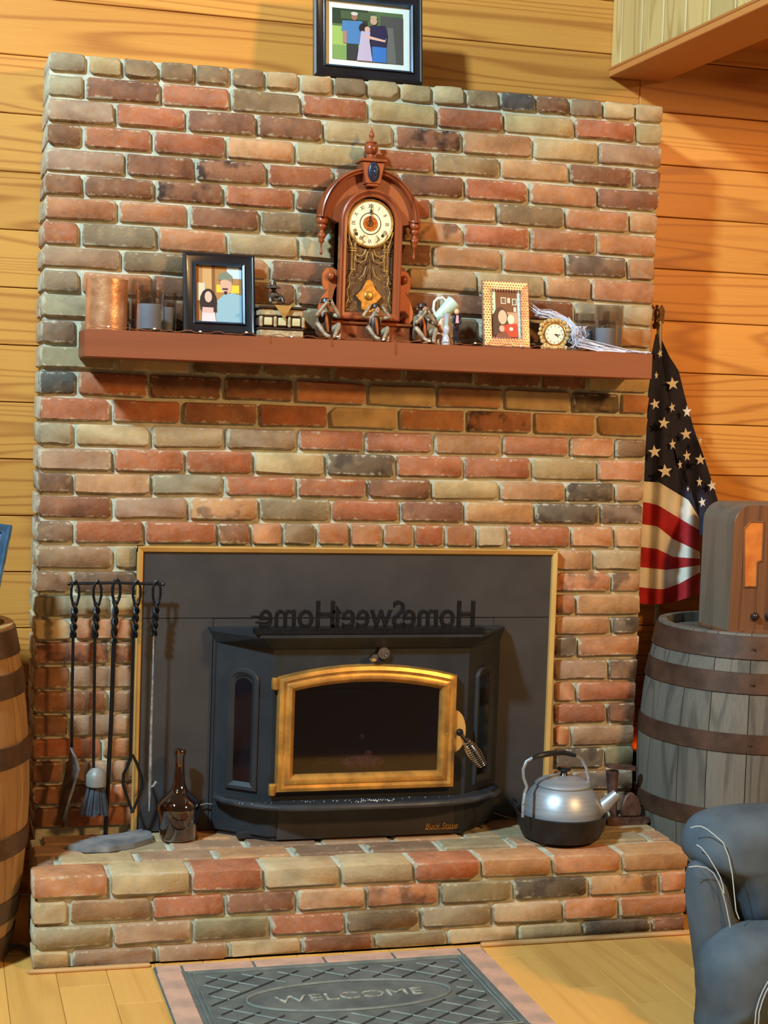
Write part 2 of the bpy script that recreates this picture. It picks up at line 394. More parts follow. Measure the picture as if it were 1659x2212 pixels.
ROWS = [
 ([188,265,343,421,499,573,648,720,793,864,935,1007,1080,1158,1232,1303,1373], 'GTBBBBTTBTTTBKrBTT'),
 ([183,348,498,651,796,944,1089,1242,1375], 'GrRBRTRTRT'),
 ([250,404,555,698,851,999,1152,1293], 'PRrrTkoTP'),
 ([179,331,488,637,790,936,1081,1230,1369], 'rRRoTRBorr'),
 ([271,422,577,722,866,1004,1143,1291], 'PrkRrrROr'),
 ([179,334,485,636,785,933,1073,1221,1360], 'rrkRrRoBOo'),
 ([254,407,562,710,857,1002,1146,1290], 'OOrBroROO'),
 ([173,340,491,645,790,935,1085,1222,1355], 'RGOTTroObo'),
 ([262,421,584,733,882,1031,1178,1278], 'PBorrTToO'),
 ([173,330,484,640,795,950,1100,1243,1346], 'GOrrrrrrGT'),
 ([262,420,580,730,885,1035,1180,1320], 'GrrBbBbbo'),
 ([167,330,490,640,790,950,1100,1240,1345], 'bBrbrbBbro'),
 ([253,414,568,720,872,1026,1172,1270], 'GTbBrbrrT'),
 ([167,321,482,637,794,944,1089,1235,1342], 'KRrrOToTDO'),
 ([242,394,559,711,862,1008,1154,1291], 'RRrRTOkoo'),
 ([161,327,486,643,788,937,1086,1231,1329], 'GTTBRRoOOB'),
 ([244,400,547,703,856,1003,1148,1291], 'PRRTDRRTO'),
 ([158,327,485,642,794,932,1080,1222,1329], 'boGRRrToDo'),
 ([244,407,560,715,865,1003,1155,1297], 'rPoGRroDb'),
 ([159,312,470,542,611,684,756,828,895,961,1029,1095,1234,1327], 'bRRrOBOOOROTROo'),
]
SIDE = [([246],'PT',[1282],'oT'), ([155],'bb',[1321],'Oo'), ([240],'GT',[1245],'Oo'), ([159],'TO',[1320],'oD'), ([243],'kr',[1248],'DO'),
        ([153],'rP',[1314],'Pb'), ([234],'rP',[1244],'OR'), ([150],'rP',[1312],'Rr'), ([220],'RO',[1235],'OP'), ([139],'rP',[1307],'DG'), ([230],'rR',[1240],'rb'), ([145],'rR',[1310],'bb')]
def course(k, x0, x1, joints, codes, yf, dep, parent, LYY, RYY, lfn, rfn, endL=True, endR=True):
    xs = [x0]+joints+[x1]
    def yy(kk, px):
        ya, yb = LYY[kk], RYY[kk]; xa = lfn(ya); xb = rfn(yb)
        return ya+(yb-ya)*(px-xa)/(xb-xa)
    rs = []
    for i_ in range(len(xs)-1):
        cs = []
        for (kk, xi) in ((k, i_), (k, i_+1), (k+1, i_+1), (k+1, i_)):
            px = xs[xi]
            if px == 'L': px = lfn(LYY[kk])
            if px == 'R': px = rfn(RYY[kk])
            p = aty(px, yy(kk, px), yf); cs.append((p.x, p.z))
        first = (i_ == 0 and x0 == 'L'); last = (i_ == len(xs)-2 and x1 == 'R')
        if first: cs[0] = (cs[0][0]-.006, cs[0][1]); cs[3] = (cs[3][0]-.006, cs[3][1])
        if last: cs[1] = (cs[1][0]+.006, cs[1][1]); cs[2] = (cs[2][0]+.006, cs[2][1])
        d_ = dep
        if first or last: d_ = .235 if yf > -.1 and ((cs[1][0]-cs[0][0]) < .15) else (.1 if yf > -.1 else dep)
        rs.append((cs, d_, codes[min(i_, len(codes)-1)], first, last))
    for cs, d_, cd_, first, last in rs:
        b_ = brick(cs, yf, d_, cd_, parent)
        if (first or last) and d_ < .2 and yf > -.1:      # second brick of the return, its end on the side face
            xa = cs[0][0] if first else cs[1][0]; s_ = 1 if first else -1
            z0 = (cs[3] if first else cs[2])[1]; z1 = (cs[0] if first else cs[1])[1]
            ob('brick', MB().box(min(xa+.004*s_, xa+.09*s_), max(xa+.004*s_, xa+.09*s_), .108, .24, z0+.005, z1-.005, .004), BR, parent, col=lin(BC[random.choice('ToGB')]))
for k, (js, cs) in enumerate(ROWS): course(k, 'L', 'R', js, cs, 0, .05, chim, LY, RY, leftx, rightx)
for n_, (jl, cl, jr, cr) in enumerate(SIDE):
    k = 20+n_
    course(k, 'L', 300, jl, cl, 0, .05, chim, LY, RY, leftx, rightx)
    course(k, 1198, 'R', jr, cr, 0, .05, chim, LY, RY, leftx, rightx)
ob('mortar_core', MB().box(.006, CHW-.006, .015, .247, HT-.02, aty(200, 120, 0).z, .003), MORTAR, chim, smooth=False)
# hearth
hearth = thing('raised_hearth', 'raised brick hearth slab under the stove, four courses high', 'hearth', (CHW/2, -.2, 0))
HLY = [1891,1947,2002,2056,2101]; HRY = [1835,1880,1928,1976,2013]
HR = [([236,412,570,736,895,1040,1193,1344], 'OTRTTRoOo'), ([149,328,487,640,792,950,1109,1272,1425], 'TPRroOGDoO'),
      ([242,416,583,747,908,1063,1216,1337], 'GPGRBGTOO'), ([153,336,494,653,809,966,1120,1259,1409], 'TPPTrGTTDr')]
hl = lambda y: 71; hr = lambda y: interp(y, [1835, 2013], [1488, 1478])
YH = -.395
for k, (js, cs) in enumerate(HR): course(k, 'L', 'R', js, cs, YH, .10, hearth, HLY, HRY, hl, hr)
ob('mortar_core', MB().box(-.008, CHW-.006, YH+.014, .0, .001, HT-.010, .003), MORTAR, hearth, smooth=False)
# paving bricks on the hearth top (three rows back of the front course)
rows_ = [(YH+.108, YH+.198, .06), (YH+.206, YH+.296, -.05), (YH+.304, -.004, .03)]
for (ya, yb, off) in rows_:
    x = -.012+off-.21 if off > 0 else -.012+off
    while x < CHW-.02:
        xa, xb = max(x, -.012)+.004, min(x+.205, CHW-.006)-.004
        if xb-xa > .03:
            cc = lin(BC[random.choice('PbrTGobP')]); z1 = HT+random.uniform(-.002, .001)
            ob('brick', MB().box(xa, xb, ya+random.uniform(0, .003), yb-random.uniform(0, .003), HT-.03, z1, .005), BR, hearth, smooth=False, col=cc)
        x += .213

# ================================================================== mantel shelf
MW = wood('mantel_wood', (140, 76, 46), (112, 58, 36), 0, .5, 8, 5, .5, .3, .2, .05, 0, .02)
MZ = 1.660; MY = -.19
mant = tag(ob('mantel_shelf', MB().box(.098, 1.735, MY, -.004, 1.586, MZ, .0025), MW), 'reddish brown wooden mantel shelf across the brick chimney', 'shelf')

# ================================================================== stove surround
sur = thing('stove_surround', 'flat black metal surround panels with thin brass edging behind the stove', 'fireplace surround', (.9, -.01, HT))
SX0, SX1, SZ1 = .272, 1.531, 1.068
ob('side_panel', MB().box(SX0+.012, .492, -.016, -.002, HT+.004, .862, .001), BLACKM, sur, smooth=False)
ob('side_panel', MB().box(1.338, SX1-.012, -.016, -.002, HT+.004, .862, .001), BLACKM, sur, smooth=False)
ob('top_panel', MB().box(SX0+.012, SX1-.012, -.016, -.002, .8635, SZ1-.012, .001), BLACKM, sur, smooth=False)
ob('middle_panel', MB().box(.493, 1.337, -.013, -.002, HT+.004, .862, 0), BLACKM, sur, smooth=False)
prof = [(0, -.004), (0, -.026), (.003, -.029), (.015, -.023), (.018, -.014), (.018, -.004)]
for nm, a, b in (('brass_strip', (SX0, SZ1), (SX0, HT+.003)), ('brass_strip', (SX1, SZ1), (SX0, SZ1)), ('brass_strip', (SX1, HT+.003), (SX1, SZ1))):
    mb = MB(); mb.sweep([a, b], prof, False); ob(nm, mb, GOLDT, sur, smooth=False)

# ================================================================== wood stove
st = thing('wood_stove', 'black cast iron wood stove with arched gold door frame on the hearth', 'stove', (.93, -.12, HT))
bx = dict(L=.641, Rr=1.217, bl=.506, brr=1.345, f=-.155, b=-.018)
def body_poly(d=0, f=0): return [(.500-d, -.018), (.500-d, -.040), (.641-d*.4, -.155-d-f), (1.217+d*.4, -.155-d-f), (1.352+d, -.040), (1.352+d, -.018)]
# shell as separate walls so that the firebox is hollow
z0, z1 = .262, .815
shell = MB()
def wallq(mb, a, b, za, zb, t=.006):
    mb.add([(a[0], a[1], za), (b[0], b[1], za), (b[0], b[1], zb), (a[0], a[1], zb)], [(0, 1, 2, 3)])
pb = body_poly()
for i_ in (0, 1, 3, 4): wallq(shell, pb[i_], pb[i_+1], z0, z1)
# front wall with an opening
ox0, ox1, oz0, oz1 = .69, 1.14, .428, .71
fy = -.155
for (a, b, c_, d) in ((.641, ox0, z0, z1), (ox1, 1.217, z0, z1), (ox0, ox1, z0, oz0), (ox0, ox1, oz1, z1)):
    shell.add([(a, fy, c_), (b, fy, c_), (b, fy, d), (a, fy, d)], [(0, 1, 2, 3)])
ob('body', shell, STOVE, st, smooth=False)
ob('firebox', MB().add([(ox0, fy, oz0), (ox1, fy, oz0), (ox1, fy, oz1), (ox0, fy, oz1), (.72, -.02, .43), (1.11, -.02, .43), (1.11, -.02, .70), (.72, -.02, .70)],
   [(0, 1, 5, 4), (1, 2, 6, 5), (2, 3, 7, 6), (3, 0, 4, 7), (4, 5, 6, 7)]), mat('dark_firebrick', (34, 28, 38), (22, 18, 28), .9, sc=20), st, smooth=False)  # firebox walls in a dark purplish tone behind the glass
ob('log', MB().tube([(.79, -.05, .447), (.90, -.06, .452), (1.0, -.05, .447)], [.014, .017, .013], 10), mat('charred_log', (150, 84, 54), (30, 22, 20), .95, sc=60, bump=.8), st)
ob('ash', MB().ball((.93, -.075, .446), .06, 16, (1.1, .5, .42)).ball((.95, -.06, .47), .012, 8).ball((.93, -.06, .52), .009, 8), mat('ash_embers', (255, 180, 120), (150, 96, 70), .95, sc=90, bump=1), st)
# plinth
pl_ = [(.515, -.018), (.515, -.040), (.650, -.150), (1.205, -.150), (1.215, -.150), (1.335, -.045), (1.335, -.018)]
ob('plinth', MB().zprism(pl_, HT+.001, .352), STOVE, st, smooth=False)
ob('plinth_panel', MB().box(.664, 1.188, -.160, -.150, HT+.004, .350, .002), BLACKM, st, smooth=False)
ob('plinth_foot', MB().box(.56, .61, -.115, -.08, HT+.0, HT+.02, .002), STOVE, st)
# ash lip with rolled edge
lip = [(.508, -.045), (.500, -.075), (.520, -.118), (.565, -.165), (.625, -.205), (.68, -.224), (.78, -.232), (1.06, -.232), (1.16, -.222), (1.24, -.195), (1.31, -.15), (1.345, -.10), (1.348, -.06), (1.33, -.035)]
ob('ash_shelf', MB().zprism(lip, .352, .366, lip), STOVE, st, smooth=False)
ob('rolled_edge', MB().tube([(p[0], p[1], .360) for p in lip], .009, 10), mat('polished_iron', (84, 88, 94), (66, 70, 76), .3, .6), st)
ob('ash_crumbs', MB().add(*(lambda L: (sum([[(x, y, .3665), (x+s, y, .3665), (x+s*.5, y+s, .3665), (x+s*.5, y+s*.4, .3665+s*.7)] for x, y, s in L], []), sum([[(4*i, 4*i+1, 4*i+3), (4*i+1, 4*i+2, 4*i+3), (4*i+2, 4*i, 4*i+3)] for i in range(len(L))], [])))(
    [(random.gauss(.93, .03), -.20+random.uniform(-.012, .012), random.uniform(.0015, .0042)) for _ in range(45)]+[(random.uniform(.54, 1.2), -.185+random.uniform(-.01, .01), random.uniform(.0015, .0034)) for _ in range(26)])),
   flat('ash_white', (208, 204, 198), .9), st, kind='stuff')
# top plate with flared moulding
p_lo = body_poly(.004); p_hi = body_poly(.045, -.0)
p_hi = [(.478, -.018), (.478, -.045), (.600, -.200), (1.240, -.200), (1.362, -.045), (1.362, -.018)]
p_lo = [(.500, -.018), (.500, -.040), (.636, -.162), (1.222, -.162), (1.350, -.040), (1.350, -.018)]
mb = MB(); mb.zprism(p_lo, .797, .832, p_hi); mb.zprism(p_hi, .832, .840); ob('top_plate', mb, STOVE, st, smooth=False)
# angled side windows
def facet(A, B, sgn):
    A = Vector(A); B = Vector(B); L_ = (B-A).length; u = (B-A)/L_; nrm = Vector((u.y, -u.x))
    if nrm.y > 0: nrm = -nrm
    def T(v): return Vector((A.x+u.x*v[0]+nrm.x*(-v[1]), A.y+u.y*v[0]+nrm.y*(-v[1]), v[2]))
    return L_, T
for A, B, sg in (((.500, -.040), (.641, -.155), 1), ((1.217, -.155), (1.352, -.040), 1)):
    L_, T = facet(A, B, sg); c = L_/2; w = .050
    path = [(c-w, .385), (c+w, .385)]+arc(c, .700, w, 0, 180, 10, .035)
    mb = MB().sweep(path, [(0, 0), (0, -.006), (.003, -.010), (.012, -.010), (.024, -.002), (.024, 0)]); mb.xf(T); wn = ob('side_window', mb, STOVE, st, ang=.5)
    gp = [(c-w+.022, .412), (c+w-.022, .412)]+arc(c, .676, w-.022, 0, 180, 10, .03)
    mb = MB().prism(gp, -.003, -.001); mb.xf(T); ob('pane', mb, mat('dark_stove_glass', (16, 18, 26), (10, 10, 16), .08, 0, spec=.8), wn, smooth=False)
# door
dL, dR, dB, dT, dC = .652, 1.176, .392, .718, .752
cx = (dL+dR)/2; hw = (dR-dL)/2; sag = dC-dT; rad = (hw*hw+sag*sag)/(2*sag); a_ = math.degrees(math.asin(hw/rad))
door = [(dL, dB), (dR, dB)]+arc(cx, dC-rad, rad, 90-a_, 90+a_, 18)
dpf = [(0, -.160), (0, -.176), (.004, -.184), (.014, -.188), (.022, -.184), (.026, -.187), (.038, -.187), (.046, -.180), (.050, -.170), (.050, -.160)]
dr = ob('door', MB().sweep(door, dpf), BRASS, st, ang=.7)
ins = offset_poly(door, .044)
ob('glass', MB().prism([(p.x, p.y) for p in ins], -.168, -.163), thin_glass('smoked_glass', (186, 180, 204), .035, .05), dr, smooth=False)
for zc in (.700, .400):
    ob('hinge', MB().lathe([(.008, -.017), (.011, -.014), (.011, .014), (.008, .017)], (.644, -.172, zc), 12), BRASS, st)
ob('handle_plate', MB().prism([(1.170, .49)]+arc(1.172, .555, .036, -80, 80, 12, .062)+[(1.170, .615)], -.176, -.168, .001), GOLDT, dr)
hp = [aty(993, 1582, -.2), aty(999, 1590, -.222), aty(1006, 1600, -.228)]; he = aty(1042, 1653, -.228)
h = ob('handle', MB().ball(hp[0], .011, 12).tube([hp[0], hp[1], hp[2], hp[2].lerp(he, .95)], [.006, .006, .0045, .0035], 8), IRON, st)
co = []; nt_ = 13; ax = (he-hp[2]); sd = ax.normalized().cross(Vector((0, 1, 0))).normalized(); fd = Vector((0, 1, 0))
for i_ in range(nt_*12+1):
    t = i_/(nt_*12); r = .007+.013*math.sin(math.pi*min(1, t*.82+.06)); a = 2*math.pi*i_/12
    co.append(hp[2]+ax*t+sd*(r*math.cos(a))+fd*(r*math.sin(a)))
ob('spring_grip', MB().tube(co, .0017, 5), CHROME, h)
k1, k2 = aty(809, 1421, -.19), aty(831, 1412, -.175)
ob('damper_knob', MB().lathe([(.004, 0), (.005, -.012), (.011, -.016), (.013, -.022), (.010, -.028), (.0, -.030)], (k1.x, -.163, k1.z), 14, 'y'), CHROME, st)
ob('damper_dial', MB().lathe([(.019, 0), (.020, -.006), (.017, -.012), (.010, -.012), (.008, -.008), (0, -.008)], (k2.x, -.157, k2.z), 20, 'y'), CHROME, st)
v, f = text('Buck Stove', .022, .0012, shear=.3); ob('nameplate', MB().add([(1.148+p.x*1.0, -.1615-p.z, .269+p.y) for p in v], f).box(1.100, 1.196, -.1608, -.160, .266, .2685), BRASS, st, smooth=False)
# sign
sg = thing('metal_word_sign', 'dark metal word sign facing away on top of the stove, reading backwards', 'sign', (.92, -.165, .841))
ob('base_bar', MB().box(.580, 1.248, -.196, -.150, .8405, .858, .0015), IRON, sg, smooth=False)
xs = .905
for wd_, xc, w_ in (('Home', 1.115, .215), ('Sweet', .905, .215), ('Home', .700, .215)):
    v, f = text(wd_, .098, .004, bev=.0012); mx = max(p.x for p in v); mn = min(p.x for p in v); s_ = w_/(mx-mn)
    ob('word', MB().add([(xc-(p.x-(mx+mn)/2)*s_, -.172+p.z, .857+p.y*1.12) for p in v], f), IRON, sg, smooth=False)
ob('script_tail', MB().tube([aty(537, 1335, -.17), aty(548, 1331, -.17), aty(570, 1333, -.17), aty(588, 1340, -.17), aty(575, 1346, -.17), aty(552, 1344, -.17)], .0032, 6), IRON, sg)
# hot-air cable either side
CAB = flat('cable_grey', (120, 112, 106), .6)
tag(ob('power_cord', MB().tube([aty(425, 1741, -.03), aty(445, 1736, -.03), aty(470, 1738, -.03), (.522, -.03, .345)], .0022, 6), CAB), 'thin grey cord running to the left side of the stove', 'cord')
tag(ob('power_cord', MB().tube([(1.34, -.03, .35), aty(1056, 1752, -.03), aty(1090, 1764, -.03), aty(1125, 1772, -.03), aty(1150, 1778, -.03)], .0024, 6), CAB), 'thin cord trailing from the stove behind the kettle pan', 'cord')
#@@PART2
# ================================================================== more helpers
def S(px, y): p = aty(px, 1000, y); return (p-CAM).dot(fw)/FOC
def lathe_thing(px, y): return aty(px, 720, y).x
def skin(name, pts, edges, rad, material, parent, lvl=1, root=0):
    me = bpy.data.meshes.new(name); me.from_pydata([Vector(p) for p in pts], edges, []); o = bpy.data.objects.new(name, me); COL.objects.link(o)
    sk = o.modifiers.new('s', 'SKIN'); sd = o.modifiers.new('u', 'SUBSURF'); sd.levels = lvl; sd.render_levels = lvl
    lay = me.skin_vertices[0].data
    for i, r in enumerate(rad): lay[i].radius = (r, r); lay[i].use_root = (i == root)
    dg = bpy.context.evaluated_depsgraph_get(); dg.update()
    m2 = bpy.data.meshes.new_from_object(o.evaluated_get(dg))
    mb = MB().add([v.co for v in m2.vertices], [tuple(p.vertices) for p in m2.polygons])
    bpy.data.objects.remove(o); bpy.data.meshes.remove(me); bpy.data.meshes.remove(m2)
    return ob(name, mb, material, parent, ang=3)
def leanfn(y0, z0, ang):
    c, s = math.cos(ang), math.sin(ang)
    def f(v): dy = v.y-y0; dz = v.z-z0; return Vector((v.x, y0+dy*c+dz*s, z0+dz*c-dy*s))
    return f
def picture(parent, x0, x1, z0, z1, y, fn, shapes, name='print'):
    mb = MB()
    for i, (c, poly) in enumerate(shapes):
        mb.use(flat('p%d_%d_%d' % c, c, .45)); yy = y-.00025*i
        mb.add([(x0+(x1-x0)*p[0], yy, z1-(z1-z0)*p[1]) for p in poly], [tuple(range(len(poly)))])
    mb.xf(fn); return ob(name, mb, None, parent, smooth=False)
R4 = [(0, 0), (1, 0), (1, 1), (0, 1)]
def rect(a, b, c, d): return [(a, b), (c, b), (c, d), (a, d)]
def ell(cx, cz, rx, rz, n=14): return [(cx+rx*math.cos(2*math.pi*i/n), cz+rz*math.sin(2*math.pi*i/n)) for i in range(n)]
def rectpath(x0, x1, z0, z1): return [(x0, z0), (x1, z0), (x1, z1), (x0, z1)]
FRB = mat('black_frame_lacquer', (34, 32, 36), (24, 22, 26), .28, 0, sc=6, coat=.3)
FRI = mat('frame_lip', (54, 70, 88), (34, 44, 60), .25, .2)
# ---- frame on the chimney top
def frame_parts(t, x0, x1, z0, z1, y, fn, wd=.036, dep=.022, mat_w=0, material=None, lip=True):
    pf = [(0, y), (0, y-dep*.8), (.006, y-dep), (.012, y-dep*.85), (wd-.008, y-dep*.7), (wd-.006, y-dep*.95), (wd-.002, y-dep*.9), (wd, y-dep*.4), (wd, y)]
    mb = MB().sweep(rectpath(x0, x1, z0, z1), pf); mb.xf(fn); ob('frame', mb, material or FRB, t, ang=.5)
    if lip:
        w2 = wd-.007
        mb = MB().sweep(rectpath(x0+w2, x1-w2, z0+w2, z1-w2), [(0, y-dep*.7), (.001, y-dep*1.02), (.006, y-dep*.9), (.008, y-dep*.4)]); mb.xf(fn); ob('inner_lip', mb, FRI, t, smooth=False)
    mb = MB().box(x0+.005, x1-.005, y-.004, y+.002, z0+.005, z1-.005); mb.xf(fn); ob('backing', mb, flat('card_white', (226, 226, 214), .7) if mat_w else flat('black_card', (20, 20, 22)), t, smooth=False)
    a = wd+mat_w; return (x0+a, x1-a, z0+a, z1-a, y-.005)
ZT = aty(795, 172, 0).z
yb = .03; pa, pb_ = aty(676, 152, yb), aty(910, 176, yb); fz = ZT+.001
fn = leanfn(yb, fz, .14)
t = thing('picture_frame', 'black picture frame on top of the chimney with three people outdoors', 'picture frame', ((pa.x+pb_.x)/2, yb, fz))
q = frame_parts(t, pa.x, pb_.x, fz, fz+.262, yb, fn, .036, .02, .020)
picture(t, *q[:4], q[4], fn, [((84, 104, 66), R4), ((150, 176, 92), rect(0, .35, .45, .72)), ((120, 150, 84), rect(0, .72, .5, 1)), ((40, 56, 40), rect(0, 0, .5, .30)), ((70, 86, 60), rect(.12, .04, .6, .2)),
   ((80, 76, 72), rect(.68, .08, 1, 1)), ((104, 100, 94), [(.78, .3), (.86, .3), (.9, 1), (.76, 1)]), ((48, 50, 56), rect(.20, .66, .36, 1)), ((72, 120, 170), [(.14, .24), (.42, .22), (.44, .4), (.38, .68), (.2, .68), (.2, .46), (.13, .44)]),
   ((170, 120, 100), rect(.15, .44, .2, .68)), ((150, 104, 88), ell(.31, .15, .045, .07)), ((200, 190, 180), ell(.31, .09, .05, .035)), ((52, 110, 180), rect(.56, .70, .76, 1)), ((38, 36, 66), [(.52, .30), (.74, .27), (.78, .45), (.76, .70), (.54, .70)]),
   ((196, 150, 130), ell(.58, .20, .05, .075)), ((176, 160, 120), ell(.58, .13, .05, .035)), ((40, 30, 34), ell(.44, .36, .07, .10)), ((206, 160, 144), ell(.49, .38, .04, .06)),
   ((186, 168, 192), [(.40, .42), (.53, .42), (.52, .6), (.56, 1), (.34, 1), (.38, .65)]), ((214, 168, 150), [(.42, .48), (.74, .56), (.76, .52), (.74, .6), (.5, .56)])])
# ---- frame on the mantel, left
yb = -.085; pa, pb_ = aty(395, 712, yb), aty(550, 722, yb); fn = leanfn(yb, MZ, .22)
t = thing('picture_frame', 'black picture frame on the mantel beside the candle glasses, man in cap and girl', 'picture frame', ((pa.x+pb_.x)/2, yb, MZ))
q = frame_parts(t, pa.x, pb_.x, MZ+.001, MZ+.232, yb, fn, .036, .02)
PH2 = [((170, 120, 70), R4), ((196, 150, 96), rect(.15, 0, .35, 1)), ((130, 84, 44), rect(.35, 0, .42, 1)), ((190, 206, 214), rect(.68, 0, 1, .2)), ((230, 190, 60), rect(.45, .32, .95, .46)), ((206, 190, 160), rect(.02, .30, .2, .62)),
   ((140, 172, 184), [(.45, .62), (.6, .50), (.8, .46), (1, .5), (1, 1), (.42, 1)]), ((206, 160, 136), ell(.66, .33, .13, .16)), ((120, 124, 104), [(.48, .24), (.52, .12), (.68, .08), (.80, .16), (.80, .27), (.66, .22)]), ((60, 40, 30), rect(.58, .38, .70, .41)), ((70, 50, 40), ell(.65, .46, .04, .03)),
   ((46, 32, 32), ell(.27, .66, .19, .26)), ((214, 170, 150), ell(.27, .55, .08, .10)), ((210, 166, 156), [(.14, .74), (.40, .74), (.44, 1), (.12, 1)]), ((224, 196, 196), [(.14, .84), (.40, .84), (.42, 1), (.13, 1)]), ((50, 34, 34), rect(.38, .6, .45, .82))]
picture(t, *q[:4], q[4], fn, PH2)
# ---- crystal frame, right
yb = -.10; pa, pb_ = aty(1043, 751, yb), aty(1143, 756, yb); fn = leanfn(yb, MZ, .2)
t = thing('picture_frame', 'small rose gold beaded frame on the mantel, girl in a red shirt', 'picture frame', ((pa.x+pb_.x)/2, yb, MZ))
x0, x1, zt_ = pa.x, pb_.x, MZ+.198
ROSE = mat('rose_gold', (214, 168, 140), (180, 128, 100), .3, .6, sc=60)
mb = MB().sweep(rectpath(x0, x1, MZ+.001, zt_), [(0, yb), (0, yb-.010), (.003, yb-.013), (.024, yb-.012), (.027, yb-.006), (.027, yb)]); mb.xf(fn); ob('frame', mb, ROSE, t, smooth=False)
mb = MB()
def bead(x, z, r):
    c = Vector((x, yb-.012, z)); mb.add([c+Vector(d)*r for d in ((1, 0, 0), (-1, 0, 0), (0, 0, 1), (0, 0, -1), (0, -1.1, 0))], [(0, 2, 4), (2, 1, 4), (1, 3, 4), (3, 0, 4)])
nx = 17; nz = 26
for i in range(nx):
    for k in range(nz):
        X = x0+.003+(x1-x0-.006)*(i+.5*(k % 2))/(nx-.5); Z = MZ+.004+(zt_-MZ-.008)*k/(nz-1)
        if x0+.027 < X < x1-.027 and MZ+.028 < Z < zt_-.028: continue
        bead(X, Z, .0042)
mb.xf(fn); ob('beads', mb, mat('crystal_beads', (236, 206, 190), (198, 150, 126), .2, .6, sc=300), t, smooth=False, kind='stuff')
mb = MB().box(x0+.004, x1-.004, yb-.004, yb+.002, MZ+.004, zt_-.004); mb.xf(fn); ob('backing', mb, flat('black_card', (20, 20, 22)), t, smooth=False)
picture(t, x0+.026, x1-.026, MZ+.028, zt_-.027, yb-.005, fn, [((112, 66, 44), R4), ((196, 216, 190), rect(0, 0, .16, .5)), ((176, 206, 216), rect(.9, 0, 1, 1)), ((206, 196, 176), rect(.34, .14, .52, .28)), ((120, 90, 70), rect(.37, .16, .49, .26)), ((206, 196, 176), rect(.56, .15, .66, .26)), ((210, 200, 180), rect(.72, .16, .88, .30)), ((90, 90, 80), rect(.75, .18, .85, .28)), ((206, 196, 176), rect(.76, .34, .86, .44)),
   ((196, 150, 120), rect(.5, .45, .9, .75)), ((60, 40, 40), ell(.32, .62, .27, .27)), ((58, 40, 44), rect(.05, .62, .3, .95)), ((226, 180, 150), ell(.38, .56, .15, .15)), ((230, 214, 190), ell(.66, .60, .12, .10)), ((196, 56, 40), [(.34, .74), (.60, .70), (.86, .68), (.90, .96), (.42, .98)]), ((226, 210, 206), ell(.66, .80, .07, .04)), ((216, 166, 146), ell(.34, .80, .09, .07)), ((120, 60, 56), [(.2, .9), (.5, .86), (.6, 1), (.1, 1)])])

# ================================================================== candle glasses
GL = thin_glass('smoky_glass', (248, 244, 240), .08, .04)
WAX = mat('grey_blue_wax', (160, 176, 200), (134, 148, 170), .5, 0, sc=6, spec=.3)
COP = mat('hammered_copper', (226, 168, 124), (196, 128, 86), .34, .6, sc=25, bump=.8, bsc=45)
def glass(px, top, w, y, label, candle=None, group='candle glasses on the mantel', copper=False, ctop=None):
    s = S(px, y); x = aty(px, 720, y).x; r = w*s/2; zt = aty(px, top, y).z
    t = thing('copper_vase' if copper else 'candle_glass', label, 'vase' if copper else 'candle holder', (x, y, MZ), None if copper else group)
    ob('vessel' if copper else 'glass', MB().lathe([(0, MZ+.0015), (r, MZ+.0015), (r, zt), (r-.003, zt), (r-.003, MZ+.008), (0, MZ+.008)], (x, y, 0), 32), COP if copper else GL, t)
    if ctop:
        zc = aty(px, ctop, y).z; rr = r*.84
        ob('candle', MB().lathe([(0, MZ+.009), (rr, MZ+.009), (rr, zc-.002), (rr-.003, zc), (0, zc)], (x, y, 0), 24), WAX, t)
        ob('wick', MB().tube([(x, y, zc), (x+.001, y, zc+.008)], .001, 5), flat('wick', (30, 28, 26)), t)
glass(229, 604, 90, -.105, 'wide hammered copper cylinder at the left end of the mantel', copper=True)
glass(306, 603, 60, -.055, 'tall smoky glass candle holder behind the shorter one beside the copper cylinder', ctop=690)
glass(322, 627, 64, -.135, 'short smoky glass with blue grey candle beside the copper cylinder', ctop=657)
glass(360, 632, 40, -.045, 'narrow dark candle glass half hidden behind the left black picture frame', ctop=664)
glass(1315, 660, 62, -.055, 'tall smoky glass candle holder at the right end of the mantel', ctop=705)
glass(1262, 677, 42, -.075, 'narrow smoky candle glass between the gold clock and tall right glass', ctop=712)
glass(1307, 693, 52, -.130, 'short smoky glass with blue grey candle in front of the tall right one', ctop=709)

# ================================================================== big shelf clock
CW = wood('clock_walnut', (150, 74, 40), (92, 40, 24), 2, .3, 10, 6, .6, .5, .2, .05, .3, .05)
CW2 = wood('clock_bracket_wood', (190, 98, 50), (150, 70, 36), 2, .4, 8, 6, .6, .4, .2, .05, .1, .05)
GIL = mat('gilt', (214, 168, 88), (170, 124, 60), .35, .8, sc=80)
CY = -.03; CYF = -.080
kx = S(799, -.10)/4.514; cx0 = aty(799, 700, -.10).x
def cc_(U, V): return (cx0+U*kx, MZ+V*kx)
def cpoly(L): return [cc_(a, b) for a, b in L]
ck = thing('shelf_clock', 'tall ornate walnut shelf clock with arched top at the centre of the mantel', 'clock', (cx0, -.07, MZ))
def cbox(U0, U1, V0, V1, y0, y1, bev=.002): a, b = cc_(U0, V0), cc_(U1, V1); return MB().box(a[0], b[0], y0, y1, a[1], b[1], bev)
ob('base', cbox(-420, 420, 2, 165, CYF-.008, -.010), CW, ck)
ob('base_moulding', MB().box(cc_(-440, 0)[0], cc_(440, 0)[0], CYF-.014, -.009, cc_(0, 165)[1], cc_(0, 195)[1], .003).box(cc_(-430, 0)[0], cc_(430, 0)[0], CYF-.012, -.009, cc_(0, 2)[1], cc_(0, 40)[1], .003), CW, ck)
